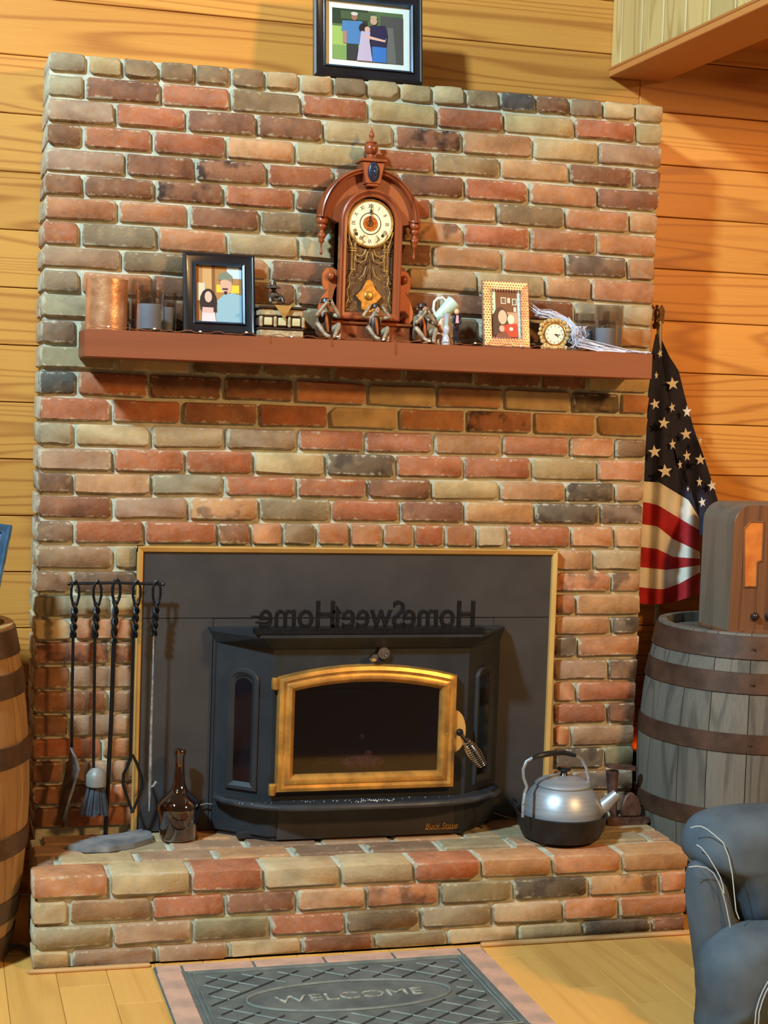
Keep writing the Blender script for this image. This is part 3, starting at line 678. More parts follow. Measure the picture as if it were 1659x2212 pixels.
case = cpoly([(-305, 195), (305, 195)]+[(305*math.cos(math.radians(a)), 1165+305*math.sin(math.radians(a))) for a in range(0, 181, 10)])
ob('case', MB().prism(case, CYF+.024, -.012), CW, ck, smooth=False)
ob('case_side', MB().sweep(case, [(0, -.012), (0, CYF+.004), (.006, CYF), (.012, CYF), (.012, -.012)]), CW, ck, ang=.5)
dpath = cpoly([(-312, 215), (312, 215)]+[(312*math.cos(math.radians(a)), 1165+312*math.sin(math.radians(a))) for a in range(0, 181, 9)])
w = kx
cd_ = ob('door', MB().sweep(dpath, [(0, CYF), (0, CYF-.006), (6*w, CYF-.011), (20*w, CYF-.013), (36*w, CYF-.009), (42*w, CYF-.005), (66*w, CYF-.004), (74*w, CYF-.001), (74*w, CYF+.004)]), CW, ck, ang=.6)
inn = offset_poly(dpath, 72*w)
ob('back_panel', MB().prism([(p.x, p.y) for p in inn], CYF+.016, CYF+.022), mat('clock_dark_back', (112, 76, 42), (80, 52, 32), .5), ck, smooth=False)
# head board and outer arch
hb = cpoly([(460*math.cos(math.radians(a)), 1185+460*math.sin(math.radians(a))) for a in range(0, 181, 8)]+[(-305, 1150), (305, 1150)])
ob('head_board', MB().prism(hb, CYF+.028, -.012), CW, ck, smooth=False)
ap = cpoly([(500*math.cos(math.radians(a)), 1190+500*math.sin(math.radians(a))) for a in range(0, 181, 6)])
ob('arch_moulding', MB().sweep(ap, [(0, -.012), (0, CYF+.010), (8*w, CYF+.004), (20*w, CYF+.002), (30*w, CYF+.008), (36*w, CYF+.004), (50*w, CYF+.006), (58*w, CYF+.02), (58*w, -.012)], False), CW, ck, ang=.6)
kb = ob('keystone', MB().prism(cpoly([(-72, 1530), (72, 1530), (112, 1735), (-112, 1735)]), CYF-.006, -.02, .002), CW, ck)
ob('keystone_cap', cbox(-132, 132, 1738, 1768, CYF-.012, -.016), CW, ck); ob('keystone_foot', cbox(-60, 60, 1505, 1530, CYF-.004, -.02), CW, ck)
gx, gz = cc_(0, 1642); ob('medallion', MB().ball((gx, CYF-.008, gz), 1, 18, (58*w, .006, 98*w)).ball((gx+.003, CYF-.014, gz-.002), .007, 10, (.8, .6, 1.3)).ball((gx+.002, CYF-.016, gz+.008), .004, 8), mat('blue_black_stone', (44, 50, 74), (30, 32, 48), .3, .1, sc=120, bump=.4), ck)
def tl(U, V0, prof, y, nm='finial'): # prof list (r, V)
    x_, _ = cc_(U, 0); return ob(nm, MB().lathe([(r*w, MZ+v*kx) for r, v in prof], (x_, y, 0), 18), CW, ck, ang=1.2)
tl(0, 0, [(0, 1768), (62, 1768), (62, 1780), (40, 1790), (34, 1822), (52, 1832), (66, 1856), (70, 1880), (64, 1905), (50, 1926), (58, 1932), (58, 1942), (30, 1950), (14, 1962), (10, 1975), (24, 1992), (28, 2012), (18, 2036), (8, 2056), (3, 2076), (0, 2080)], CYF+.03, 'top_finial')
for U in (-468, 468):
    tl(U, 0, [(0, 1212), (60, 1212), (62, 1196), (48, 1190), (58, 1168), (60, 1150), (50, 1132), (36, 1124), (48, 1106), (46, 1092), (28, 1080), (22, 1052), (30, 1040), (44, 1024), (44, 1006), (30, 990), (26, 980), (30, 964), (22, 950), (10, 938), (8, 890), (14, 862), (16, 846), (8, 832), (0, 830)], CYF+.03, 'drop_finial')
for sgn in (-1, 1):
    P_ = [(312, 690), (352, 712), (410, 700), (440, 650), (440, 560), (418, 500), (388, 520), (400, 480), (440, 430), (474, 330), (470, 250), (440, 196), (316, 196), (330, 300), (346, 420), (330, 500), (312, 540)]
    pl = cpoly([(sgn*a, b) for a, b in P_]); br = ob('scroll_bracket', MB().prism(pl if sgn > 0 else pl[::-1], CYF+.028, CYF+.044, .0015), CW2, ck)
    for (a, b, r) in ((368, 630, 44), (356, 262, 50)):
        X, Z = cc_(sgn*a, b); ob('boss', MB().ball((X, CYF+.022, Z), r*w, 14), CW, br)
# dial
dx, dz = cc_(-4, 1152); DY = CYF+.008
FACE = mat('cream_dial', (238, 226, 190), (232, 216, 176), .4)
dl = ob('dial', MB().lathe([(0, 0), (214*w, 0), (214*w, .003), (0, .003)], (dx, DY, dz), 40, 'y'), FACE, ck, smooth=False)
ob('bezel', MB().tube([(dx+226*w*math.cos(math.radians(a)), DY-.001, dz+226*w*math.sin(math.radians(a))) for a in range(0, 360, 8)], .0032, 8, True), GIL, ck)
INK = flat('ink', (34, 28, 26), .5)
mb = MB()
for i, nme in enumerate(['XII', 'I', 'II', 'III', 'IIII', 'V', 'VI', 'VII', 'VIII', 'IX', 'X', 'XI']):
    v, f = text(nme, .0155, 0); mxx = max(p.x for p in v); a = -math.radians(30*i); r = 150*w
    for p in v: p.y = p.y*1.05
    mb.add([(dx+(p.x*.8)*math.cos(a)-(p.y+r)*math.sin(a), DY-.0008, dz+(p.x*.8)*math.sin(a)+(p.y+r)*math.cos(a)) for p in v], f)
for kk in range(60):
    a = math.radians(6*kk); c_, s_ = math.cos(a), math.sin(a); r1, r2 = 200*w, 208*w; t_ = .0003
    mb.add([(dx+r1*c_-t_*s_, DY-.0008, dz+r1*s_+t_*c_), (dx+r2*c_-t_*s_, DY-.0008, dz+r2*s_+t_*c_), (dx+r2*c_+t_*s_, DY-.0008, dz+r2*s_-t_*c_), (dx+r1*c_+t_*s_, DY-.0008, dz+r1*s_-t_*c_)], [(0, 1, 2, 3)])
for kx_, kz_ in ((-136, -108), (128, -112)): mb.lathe([(0, 0), (16*w, 0)], (dx+kx_*w, DY-.001, dz+kz_*w), 12, 'y', caps=False)
ob('numerals', mb, INK, dl, smooth=False)
ring = lambda r, t_: [(dx+r*w*math.cos(math.radians(a)), DY-.001, dz+r*w*math.sin(math.radians(a))) for a in range(0, 360, 12)]
ob('dial_ring', MB().tube(ring(104, 0), .0010, 5, True), INK, dl)
ob('alarm_disc', MB().lathe([(0, -.002), (72*w, -.002), (72*w, 0)], (dx, DY, dz), 28, 'y'), mat('aged_brass', (176, 110, 56), (110, 62, 34), .4, .7, sc=200), dl, smooth=False)
ob('alarm_rings', MB().tube(ring(50, 0), .0012, 5, True).tube([(p[0], DY-.0025, p[2]) for p in ring(28, 0)], .0012, 5, True).ball((dx, DY-.004, dz), .0025, 8), INK, dl)
ob('hand', MB().prism([(dx-.001, dz), (dx+.001, dz), (dx+.0012, dz+.026), (dx+.0032, dz+.034), (dx, dz+.045), (dx-.0032, dz+.034), (dx-.0012, dz+.026)], DY-.006, DY-.005), INK, dl, smooth=False)
ob('hand', MB().prism([(dx-.0008, dz-.008), (dx+.0008, dz-.008), (dx+.0008, dz+.05), (dx, dz+.056), (dx-.0008, dz+.05)], DY-.0075, DY-.0068), INK, dl, smooth=False)
# gilt glass decoration + pendulum
GY = CYF+.006
mb = MB()
def gt(L, r=1.5, sg=(1, -1)):
    for s_ in sg: mb.tube([(cc_(s_*a, b)[0], GY, cc_(s_*a, b)[1]) for a, b in L], r*w*1.6, 5)
for a in (150, 178): gt([(a, 700), (a, 880)], 2.2)
gt([(136, 882), (192, 882)], 5); gt([(130, 905), (198, 905)], 4); gt([(144, 700), (186, 700)], 4)
gt([(150, 920), (140, 980), (170, 1040), (150, 1090)], 4); gt([(180, 920), (206, 990), (228, 1080)], 3.5)
gt([(60, 1040), (90, 1010), (60, 980), (90, 950), (30, 930)], 3); gt([(20, 880), (40, 800), (90, 770), (135, 790), (150, 840)], 4)
gt([(40, 900), (60, 850), (100, 830), (140, 850)], 4.5); gt([(30, 740), (60, 650), (110, 610)], 3); gt([(0, 930), (0, 600)], 2.5)
gt([(170, 690), (200, 640), (190, 560), (215, 500), (200, 420), (230, 330)], 2.5)
random.seed(3)
for s_ in (1, -1):
    for _ in range(95):
        a, b = random.choice([(random.uniform(150, 235), random.uniform(290, 700)), (random.uniform(60, 230), random.uniform(560, 760)), (random.uniform(120, 235), random.uniform(280, 420)), (random.uniform(30, 200), random.uniform(940, 1040))])
        X, Z = cc_(s_*a, b); r = random.uniform(4, 9)*w; th = random.random()*3
        mb.add([(X-r*math.cos(th), GY, Z-r*math.sin(th)), (X+r*.4*math.sin(th), GY, Z-r*.4*math.cos(th)), (X+r*math.cos(th), GY, Z+r*math.sin(th)), (X-r*.4*math.sin(th), GY, Z+r*.4*math.cos(th))], [(0, 1, 2, 3)])
ob('gilt_pattern', mb, mat('gilt_paint', (206, 164, 92), (150, 112, 60), .5, .3, sc=90), ck, smooth=False)
pd = ob('pendulum', MB().prism(cpoly([(0, 610), (30, 590), (60, 520), (124, 452), (70, 392), (66, 330), (20, 300), (-20, 300), (-66, 330), (-70, 392), (-124, 452), (-60, 520), (-30, 590)]), GY-.003, GY+.001, .001), GIL, ck)
X, Z = cc_(0, 452); ob('pendulum_disc', MB().ball((X, GY-.003, Z), 46*w, 16, (1, .25, 1)), GIL, pd)
# ================================================================== monkeys
BRZ = mat('grey_bronze', (176, 154, 128), (120, 98, 78), .5, .15, sc=60, bump=.2, bsc=200)
BRD = mat('dark_bronze', (70, 46, 34), (44, 30, 26), .4, .3, sc=60)
SASH = mat('copper_sash', (190, 110, 62), (140, 76, 44), .4, .4)
def monkey(px, y, hands, label, rot=0, hat=False, sc=1.0):
    x = aty(px, 735, y).x; t = thing('monkey_figurine', label, 'figurine', (x, y, MZ), 'three wise monkey figurines on the mantel')
    h = {'eyes': (.009, -.030, .100), 'ears': (.024, -.006, .102), 'mouth': (.006, -.030, .088)}[hands]
    el = {'eyes': (.036, -.024, .064), 'ears': (.046, -.012, .076), 'mouth': (.034, -.026, .056)}[hands]
    V = [(0, .010, .020), (0, .008, .044), (0, .004, .068), (0, 0, .082), (0, -.004, .100)]; Rr = [.019, .017, .016, .008, .015]; E_ = [(0, 1), (1, 2), (2, 3), (3, 4)]
    for s_ in (-1, 1):
        b = len(V); V += [(s_*.014, .006, .018), (s_*.034, -.026, .046), (s_*.014, -.046, .012), (s_*.006, -.062, .007)]; Rr += [.012, .0085, .0062, .006]; E_ += [(0, b), (b, b+1), (b+1, b+2), (b+2, b+3)]
        b = len(V); V += [(s_*.018, .004, .074), (s_*el[0], el[1], el[2]), (s_*h[0], h[1], h[2]), (s_*(h[0]-.002), h[1]-.001, h[2]+.008)]; Rr += [.008, .0065, .0052, .0048]; E_ += [(2, b), (b, b+1), (b+1, b+2), (b+2, b+3)]
    c_, s1 = math.cos(rot), math.sin(rot)
    def T(p): p = Vector(p)*sc; return Vector((x+p.x*c_-p.y*s1, y+p.x*s1+p.y*c_, MZ+.0005+p.z))
    skin('body', [T(p) for p in V], E_, [r*sc for r in Rr], BRZ, t, 1)
    mb = MB().ball(T((0, -.018, .097)), .0085*sc, 12, (1, .8, 1.1)).ball(T((0, -.022, .092)), .0055*sc, 10); ob('face', mb, mat('pale_face', (196, 150, 120), (160, 112, 88), .5), t)
    ob('ears', MB().ball(T((.016, -.002, .101)), .0055*sc, 8, (.6, .5, 1)).ball(T((-.016, -.002, .101)), .0055*sc, 8, (.6, .5, 1)), BRZ, t)
    if hands == 'ears': ob('eyes', MB().ball(T((.0045, -.0262, .1)), .0013*sc, 6).ball(T((-.0045, -.0262, .1)), .0013*sc, 6), flat('ink', (34, 28, 26)), t)
    mb = MB()
    for s_ in (-1, 1):
        for q_ in range(4):
            b = Vector((s_*(h[0]-.001), h[1], h[2]+.006)); o_ = {'eyes': Vector((-s_*.0022*q_, -.003, .003+.001*(q_ % 2))), 'ears': Vector((-s_*.002, -.003+.0022*q_, .007)), 'mouth': Vector((-s_*.002*q_, -.003, .001+.002*q_))}[hands]
            mb.tube([T(b), T(b+o_*.6), T(b+o_+Vector((0, 0, .002)))], [.0017*sc, .0016*sc, .0012*sc], 6)
    ob('fingers', mb, BRZ, t)
    ob('cap', MB().lathe([(.0155*sc, .0), (.0155*sc, .004), (.012*sc, .012), (.0, .016)], T((0, 0, .103)), 14).lathe([(.0, 0), (.020*sc, 0), (.020*sc, .0015), (0, .0015)], T((0, -.002, .103)), 14), BRD if not hat else mat('steel_hat', (90, 84, 92), (60, 56, 62), .3, .6), t)
    ob('waistcoat', MB().lathe([(.0205*sc, 0), (.0195*sc, .022), (.0190*sc, .042), (.0130*sc, .052)], T((0, .006, .026)), 14, caps=False), BRD, t)
    ob('sash', MB().tube([T((-.004, -.012, .074)), T((-.002, -.018, .056)), T((0, -.020, .036)), T((.002, -.022, .022))], [.003*sc, .005*sc, .005*sc, .003*sc], 6), SASH, t)
    ob('tail', MB().tube([T((.012, .02, .006)), T((.034, .018, .006)), T((.044, 0, .005)), T((.04, -.012, .005)), T((.045, -.006, .03))], .003*sc, 6), BRZ, t)
monkey(701, -.124, 'eyes', 'bronze monkey figurine left of the clock covering its eyes, grey hat', .12, True)
monkey(809, -.128, 'ears', 'bronze monkey figurine in front of the clock covering its ears', .1, sc=.92)
monkey(909, -.124, 'mouth', 'dark bronze monkey figurine right of the clock covering its mouth', .25, sc=1.0)
# monkey on book box
x0, x1 = aty(553, 725, -.10).x, aty(652, 728, -.10).x
t = thing('book_box', 'carved box shaped like stacked ribbed books, left of the clock', 'box', ((x0+x1)/2, -.07, MZ))
BK = mat('aged_ivory', (196, 176, 138), (150, 124, 92), .6, 0, sc=50); BD = mat('dark_leather', (74, 48, 38), (46, 32, 28), .5)
ob('lower_book', MB().box(x0+.002, x1-.006, -.150, -.035, MZ+.0005, MZ+.022, .003), BK, t); ob('lower_cover', MB().box(x0, x1-.004, -.153, -.03, MZ+.022, MZ+.028, .002), BD, t)
ob('spine', MB().box(x0, x1-.003, -.150, -.03, MZ+.028, MZ+.058, .006), BD, t)
for i in range(4):
    X = x0+.002+(x1-x0-.012)*i/3
    ob('rib', MB().box(X-.003, X+.006, -.156, -.14, MZ+.029, MZ+.058, .003), BK, t)
    if i < 3: ob('spine_panel', MB().box(X+.010, X+(x1-x0-.012)/3-.007, -.1535, -.148, MZ+.033, MZ+.055, .002), mat('ivory_panel', (214, 202, 160), (186, 170, 126), .5), t)
ob('upper_book', MB().box(x0+.003, x1-.008, -.148, -.035, MZ+.060, MZ+.080, .003), BK, t); ob('upper_cover', MB().box(x0-.004, x1+.002, -.156, -.028, MZ+.080, MZ+.087, .002), BD, t)
xm = x0+.060; ob('draped_cloth', MB().prism([(xm-.02, MZ+.088), (xm+.026, MZ+.088), (xm+.012, MZ+.066), (xm+.006, MZ+.050), (xm-.006, MZ+.070)], -.160, -.1565, .001), mat('old_gold_cloth', (190, 150, 84), (140, 108, 60), .5, .4), t)
x = aty(594, 650, -.09).x; t2 = thing('reading_figurine', 'small dark bronze figure with broad hat crouched on top of the book box', 'figurine', (x, -.09, MZ+.088)); zb = MZ+.0885
DK = mat('bronze_dark_silver', (112, 96, 82), (52, 40, 34), .35, .5, sc=90, bump=.4)
V = [(0, 0, .010), (0, 0, .024), (-.004, 0, .034), (-.006, -.004, .044), (-.018, -.014, .026), (-.016, -.022, .006), (.018, -.014, .028), (.020, -.022, .006), (-.02, -.006, .030), (-.014, -.02, .018), (.016, -.004, .030), (.008, -.02, .018)]
skin('body', [(x+a, -.09+b, zb+c) for a, b, c in V], [(0, 1), (1, 2), (2, 3), (0, 4), (4, 5), (0, 6), (6, 7), (2, 8), (8, 9), (2, 10), (10, 11)], [.012, .011, .007, .008, .007, .005, .007, .005, .005, .004, .005, .004], DK, t2, 1)
ob('head', MB().ball((x-.006, -.096, zb+.050), .008, 10), DK, t2); ob('hat', MB().lathe([(.0, 0), (.023, -.006), (.022, -.004), (.010, .004), (.008, .012), (0, .014)], (x-.008, -.094, zb+.056), 16), DK, t2)
# ---- white loop-handled ornament, pearly vase, little man
y = -.095; x = aty(953, 735, y).x
t = thing('porcelain_pitcher', 'peach and pale green porcelain pitcher with a white loop handle, right of the clock', 'ornament', (x, y, MZ))
ob('body', MB().lathe([(0, .0005), (.030, .0005), (.033, .010), (.026, .035), (.018, .060), (.014, .078), (.012, .078), (.014, .06), (0, .05)], (x, y, MZ), 20), mat('peach_glaze', (226, 168, 124), (206, 140, 96), .4, sc=30), t)
A = aty(938, 693, y); B = aty(980, 654, y)
def along(A, B, prof, seg=16):
    mb = MB().lathe(prof, (0, 0, 0), seg); d = (B-A); q_ = d.to_track_quat('Z', 'Y'); L_ = d.length
    mb.xf(lambda v: A+q_ @ Vector((v.x, v.y, v.z*L_))); return mb
ob('spout_cup', along(A, B, [(0, 0), (.012, 0), (.016, .3), (.021, .8), (.024, 1), (.021, 1), (.014, .3), (0, .2)]), mat('pale_green_glaze', (206, 222, 202), (186, 206, 190), .3), t)
ob('loop_handle', MB().tube([aty(a, b, y) for a, b in ((941, 682), (936, 668), (938, 652), (945, 645), (956, 643), (963, 650))], .0042, 8), mat('white_glaze', (236, 232, 228), (206, 198, 196), .25, sc=200), t)
y = -.145; x = aty(963, 745, y).x
tag(ob('pearly_vase', MB().lathe([(0, .0005), (.012, .0005), (.013, .008), (.010, .022), (.006, .030), (.010, .040), (.010, .050), (.006, .056), (.008, .075), (.012, .09), (.010, .09), (0, .06)], (x, y, MZ), 18), mat('mother_of_pearl', (196, 226, 226), (226, 206, 226), .15, .3, sc=60, coat=.6)), 'slim pearly hourglass vase in front of the porcelain pitcher', 'vase')
x = aty(984, 745, y).x
t = thing('groom_figurine', 'tiny standing man figurine in dark waistcoat beside the pearly vase', 'figurine', (x, y, MZ))
V = [(0, 0, .050), (0, 0, .068), (0, 0, .082), (0, 0, .088), (-.005, 0, .048), (-.005, 0, .026), (-.005, 0, .005), (-.005, -.008, .003), (.005, 0, .048), (.005, 0, .026), (.006, 0, .005), (.006, -.008, .003), (-.010, 0, .082), (-.012, -.004, .066), (-.004, -.009, .058), (.010, 0, .082), (.012, -.004, .066), (.005, -.009, .058)]
skin('body', [(x+a, y+b, MZ+.0005+c) for a, b, c in V], [(0, 1), (1, 2), (2, 3), (0, 4), (4, 5), (5, 6), (6, 7), (0, 8), (8, 9), (9, 10), (10, 11), (2, 12), (12, 13), (13, 14), (2, 15), (15, 16), (16, 17)], [.007, .0075, .007, .0035, .0052, .0045, .0035, .003, .0052, .0045, .0035, .003, .004, .0032, .0028, .004, .0032, .0028], flat('dark_suit', (32, 26, 34), .4), t, 1)
ob('head', MB().ball((x, y, MZ+.096), .0072, 12, (1, 1, 1.15)), flat('porcelain_skin', (226, 186, 156), .4), t); ob('hair', MB().ball((x, y+.0015, MZ+.099), .0074, 10, (1, 1, .9)), flat('blond', (206, 166, 96), .5), t)
ob('shirt', MB().prism([(x-.0045, MZ+.064), (x+.0045, MZ+.064), (x+.003, MZ+.086), (x-.003, MZ+.086)], y-.0082, y-.0065), flat('pink_shirt', (216, 170, 190)), t)
# ---- gold cherub clock
y = -.12; p = aty(1196, 722, y); x, z = p.x, p.z; s_ = S(1196, y)
t = thing('small_clock', 'small cream and gold scrolled clock right of the beaded frame', 'clock', (x, y, MZ))
CRM = mat('cream_gold', (226, 204, 150), (186, 142, 70), .4, .2, sc=70)
ob('body', MB().lathe([(0, -.004), (.038, -.004), (.042, .002), (.040, .012), (0, .014)], (x, y, z), 26, 'y').box(x-.032, x+.034, y-.004, y+.014, MZ+.0005, MZ+.016, .004), CRM, t)
random.seed(5); mb = MB()
for i in range(22):
    a = 2*math.pi*i/22; r = .043+.003*math.sin(3*a); mb.ball((x+r*math.cos(a), y-.005, max(MZ+.008, z+r*math.sin(a))), .0075, 8, (1.2 if i % 2 else .8, .7, .9))
for i in range(9): mb.ball((x-.036+.009*i, y-.006, MZ+.008), .0065, 8, (.9, .7, 1))
ob('scrollwork', mb, CRM, t); ob('rim', MB().tube([(x+.031*math.cos(math.radians(a)), y-.006, z+.031*math.sin(math.radians(a))) for a in range(0, 360, 12)], .0026, 8, True), GIL, t)
d2 = ob('dial', MB().lathe([(0, -.0075), (.030, -.0075), (.030, -.004), (0, -.004)], (x, y, z), 28, 'y'), mat('white_dial', (226, 230, 214), (220, 226, 206), .3), t, smooth=False)
mb = MB()
for i in range(12):
    a = math.radians(30*i); mb.tube([(x+.022*math.cos(a), y-.0082, z+.022*math.sin(a)), (x+.0265*math.cos(a), y-.0082, z+.0265*math.sin(a))], .0006, 4)
ob('hour_marks', mb, INK, d2); ob('hand', MB().tube([(x, y-.009, z), (x+.016, y-.009, z-.002)], .0009, 5), INK, d2); ob('hand', MB().tube([(x, y-.009, z), (x+.012, y-.009, z-.008)], .0011, 5), INK, d2)
# ---- gauze
random.seed(11); mb = MB()
basep = [(1140, 660), (1165, 676), (1195, 680), (1222, 694), (1240, 716), (1256, 742), (1300, 755), (1350, 762), (1400, 768)]
ys = [-.06, -.07, -.075, -.08, -.115, -.155, -.165, -.165, -.17]
for i in range(70):
    i0 = random.choice([0, 1, 1, 2, 2, 3]); i1 = random.choice([5, 6, 6, 7, 7, 8, 8]); L = []
    o1, o2 = random.uniform(-9, 9), random.uniform(-8, 8)
    for k_ in range(i0, i1+1):
        a, b = basep[k_]; w_ = .5 if k_ > 6 else 1
        q_ = aty(a+o1*w_+random.uniform(-3, 3), b+o2*w_+random.uniform(-4, 4), ys[k_]+random.uniform(-.012, .012))
        q_.z = max(q_.z, MZ+.0015+random.random()*.004); q_.y = max(q_.y, -.183); L.append(q_)
    mb.tube(L, random.choice([.0006, .0009, .0014, .0022]), 5)
for i in range(26):
    a0 = random.uniform(1238, 1262); L = [aty(a0+random.uniform(-14, 14), b, -.15+random.uniform(-.02, .02)) for b in (705, 722, 738, 752)]; 
    for q_ in L: q_.z = max(q_.z, MZ+.0015)
    mb.tube(L, .0010, 5)
tag(ob('gauze_scarf', mb, mat('white_gauze', (226, 226, 238), (186, 186, 204), .8)), 'frayed white gauze trailing along the mantel to its right end', 'fabric')
# ---- string of wire lights
random.seed(2); L = []; drop = []
for i in range(100):
    px = 190+i*11.0
    if px > 1270: break
    yy_ = -.186+random.uniform(-.006, .006); q_ = Vector((aty(px, 735, -.188).x, yy_, MZ+.0022+abs(math.sin(i*.55))*.006*(1 if i % 3 else .2))); L.append(q_)
WIRE = mat('copper_wire', (216, 150, 104), (190, 120, 80), .3, .8)
t = thing('wire_light_string', 'thin copper wire light string along the front edge of the mantel', 'string lights', (.9, -.188, MZ))
ob('wire', MB().tube(L, .0011, 5), WIRE, t)
for i in range(4, len(L), 9): ob('bulb', MB().ball((L[i].x, L[i].y-.004, L[i].z+.001), .0026, 8, (1.6, 1, 1)), mat('tiny_bulb', (240, 240, 230), (230, 230, 220), .1, 0), t)
for px, a in ((717, 14), (855, 26), (583, 12)):
    X = aty(px, 740, -.192).x; ob('wire_end', MB().tube([(X, -.189, MZ+.003), (X, -.1925, MZ-.002), (X+.001, -.1925, MZ-a*.0013)], .0011, 5), WIRE, t)
#@@PART3
# ================================================================== barrels
def barrel(cx, cy, h, rh, rb, label, ca, cb, rot, hoopc, tone):
    t = thing('wooden_barrel', label, 'barrel', (cx, cy, 0))
    SW = wood('stave_'+tone, ca, cb, 2, .62, 10, 9, .8, .5, .45, .4, 0, .28); HPM = mat('hoop_'+tone, hoopc, tuple(int(v*.72) for v in hoopc), .5, .35, sc=14, bump=.15)
    n = 20; Rz = lambda z: rh+(rb-rh)*(1-(2*z/h-1)**2)
    random.seed(int(abs(cx)*100)+3); ws = [random.uniform(.75, 1.3) for _ in range(n)]; tot = sum(ws); a = rot
    for i in range(n):
        a1 = a+2*math.pi*ws[i]/tot; vs = []; fs = []; nz = 8; na = 3
        for k in range(nz+1):
            z = h*k/nz; r = Rz(z)+random.uniform(-.0006, .0006)
            for j in range(na+1):
                aa = a+.0035+(a1-a-.007)*j/na; vs.append((cx+r*math.cos(aa), cy+r*math.sin(aa), z))
            for j in (na, 0):
                aa = a+.0035+(a1-a-.007)*j/na; vs.append((cx+(r-.022)*math.cos(aa), cy+(r-.022)*math.sin(aa), z))
        m_ = na+3
        for k in range(nz):
            for j in range(m_): j2 = (j+1) % m_; fs.append((k*m_+j, k*m_+j2, (k+1)*m_+j2, (k+1)*m_+j))
        fs += [tuple(range(m_)), tuple(nz*m_+j for j in range(m_))]
        ob('stave', MB().add(vs, fs), SW, t, ang=.5); a = a1
    for (za, zb_) in ((.915, .992), (.80, .87), (.60, .665), (.335, .40), (.13, .20), (.008, .085)):
        za *= h; zb_ *= h; ob('hoop', MB().lathe([(Rz(za)+.0006, za), (Rz(za)+.0042, za+.001), (Rz(zb_)+.0042, zb_-.001), (Rz(zb_)+.0006, zb_)], (cx, cy, 0), 48, caps=False), HPM, t, ang=.5)
        ob('rivet', MB().ball((cx+(Rz(za)+.004)*math.cos(-2.0), cy+(Rz(za)+.004)*math.sin(-2.0), (za+zb_)/2), .005, 8), HPM, t)
    hd_ = ob('barrel_head', MB().lathe([(0, h-.030), (Rz(h)-.0225, h-.030), (Rz(h)-.0225, h-.040), (0, h-.040)], (cx, cy, 0), 40), SW, t, smooth=False)
    return t
barrel(2.135, -.10, .857, .272, .322, 'weathered grey wooden barrel right of the hearth, carrying the old radio', (112, 106, 96), (62, 58, 54), .4, (92, 66, 52), 'grey')
barrel(-.345, -.20, .882, .272, .322, 'honey brown wooden barrel left of the hearth under the blue frame', (164, 126, 82), (120, 88, 54), .1, (108, 80, 58), 'brown')
# ================================================================== radio
RX, RY0, RY1, RZ, RT_ = 2.04, -.155, .045, .828, 1.222
RX1 = RX+.29; rr = .062
t = thing('old_radio', 'vintage wooden radio with rounded top standing on the grey barrel', 'radio', (2.185, -.05, RZ))
RW = wood('radio_wood', (124, 84, 58), (84, 54, 38), 2, .4, 10, 6, .6, .5, .5, .1, .15, .02); RW2 = wood('radio_side', (122, 104, 88), (88, 72, 60), 2, .6, 8, 8, .6, .3, .6, .1, 0, .02)
op = [(RX, RZ), (RX1, RZ)]+arc(RX1-rr, RT_-rr, rr, 0, 90, 8)+arc(RX+rr, RT_-rr, rr, 90, 180, 8)
ob('cabinet', MB().prism(op, RY0+.004, RY1), RW2, t, ang=.5)
ob('front_panel', MB().prism([(p.x, p.y) for p in offset_poly(op, .0015)], RY0, RY0+.0045, .001), RW, t, smooth=False)
CL = mat('speaker_cloth', (216, 134, 56), (190, 104, 40), .8, sc=20)
fy = RY0
def pxr(L): return [(aty(a, b, fy).x, aty(a, b, fy).z) for a, b in L]
for L in ([(1607, 1267), (1633, 1267), (1635, 1214), (1645, 1210), (1649, 1128), (1620, 1127), (1607, 1142)], [(1662, 1300), (1700, 1300), (1700, 1130), (1664, 1128)], [(1708, 1300), (1736, 1300), (1736, 1130), (1708, 1128)]):
    P_ = pxr(L); g_ = ob('grille_cloth', MB().prism(P_, fy-.0012, fy+.001), CL, t, smooth=False)
    ob('grille_surround', MB().sweep(P_, [(-.003, fy), (-.003, fy-.003), (0, fy-.004), (.002, fy-.002), (.002, fy)]), RW, g_, smooth=False)
for a, b in ((1629, 1331), (1660, 1331), (1728, 1331)):
    p = aty(a, b, fy); ob('knob', MB().lathe([(.012, 0), (.013, -.006), (.010, -.014), (.006, -.017), (0, -.018)], (p.x, fy, p.z), 16, 'y'), mat('brown_bakelite', (64, 46, 42), (44, 32, 30), .25), t)
ob('foot_rail', MB().box(RX-.002, RX1+.002, RY0-.003, RY1, RZ, RZ+.012, .002), RW, t)
# ================================================================== frame leaning on the left barrel
t = thing('leaning_frame', 'blue edged frame propped on the left barrel, cut by the picture edge', 'picture frame', (-.28, -.28, .883))
A = aty(29, 1144, -.22); Bq = Vector((A.x-.085, -.36, .8535)); A2 = Vector((A.x, -.17, A.z))
ux = Vector((-.30, .06, .035)); n_ = None
TR, BR_ = A2, Vector((A.x-.052, -.30, .886))
TL, BL = TR+ux, BR_+ux; nrm = (BR_-TR).cross(ux).normalized()
if nrm.y > 0: nrm = -nrm
U_ = (TR-TL); V_ = (TL-BL)
def TF(v): return BL+U_*v.x+V_*v.z+nrm*(-v.y)
mb = MB().sweep(rectpath(0, 1, 0, 1), [(0, 0), (0, -.018), (.012, -.022), (.03, -.020), (.06, -.010), (.075, -.012), (.085, -.004), (.085, 0)]); mb.xf(TF); ob('frame', mb, mat('blue_grey_frame', (86, 122, 150), (58, 84, 110), .25, .4), t, ang=.5)
mb = MB().box(.02, .98, -.004, -.002, .02, .98); mb.xf(TF); ob('picture', mb, mat('blue_print', (70, 96, 128), (48, 66, 96), .3, sc=8), t, smooth=False)
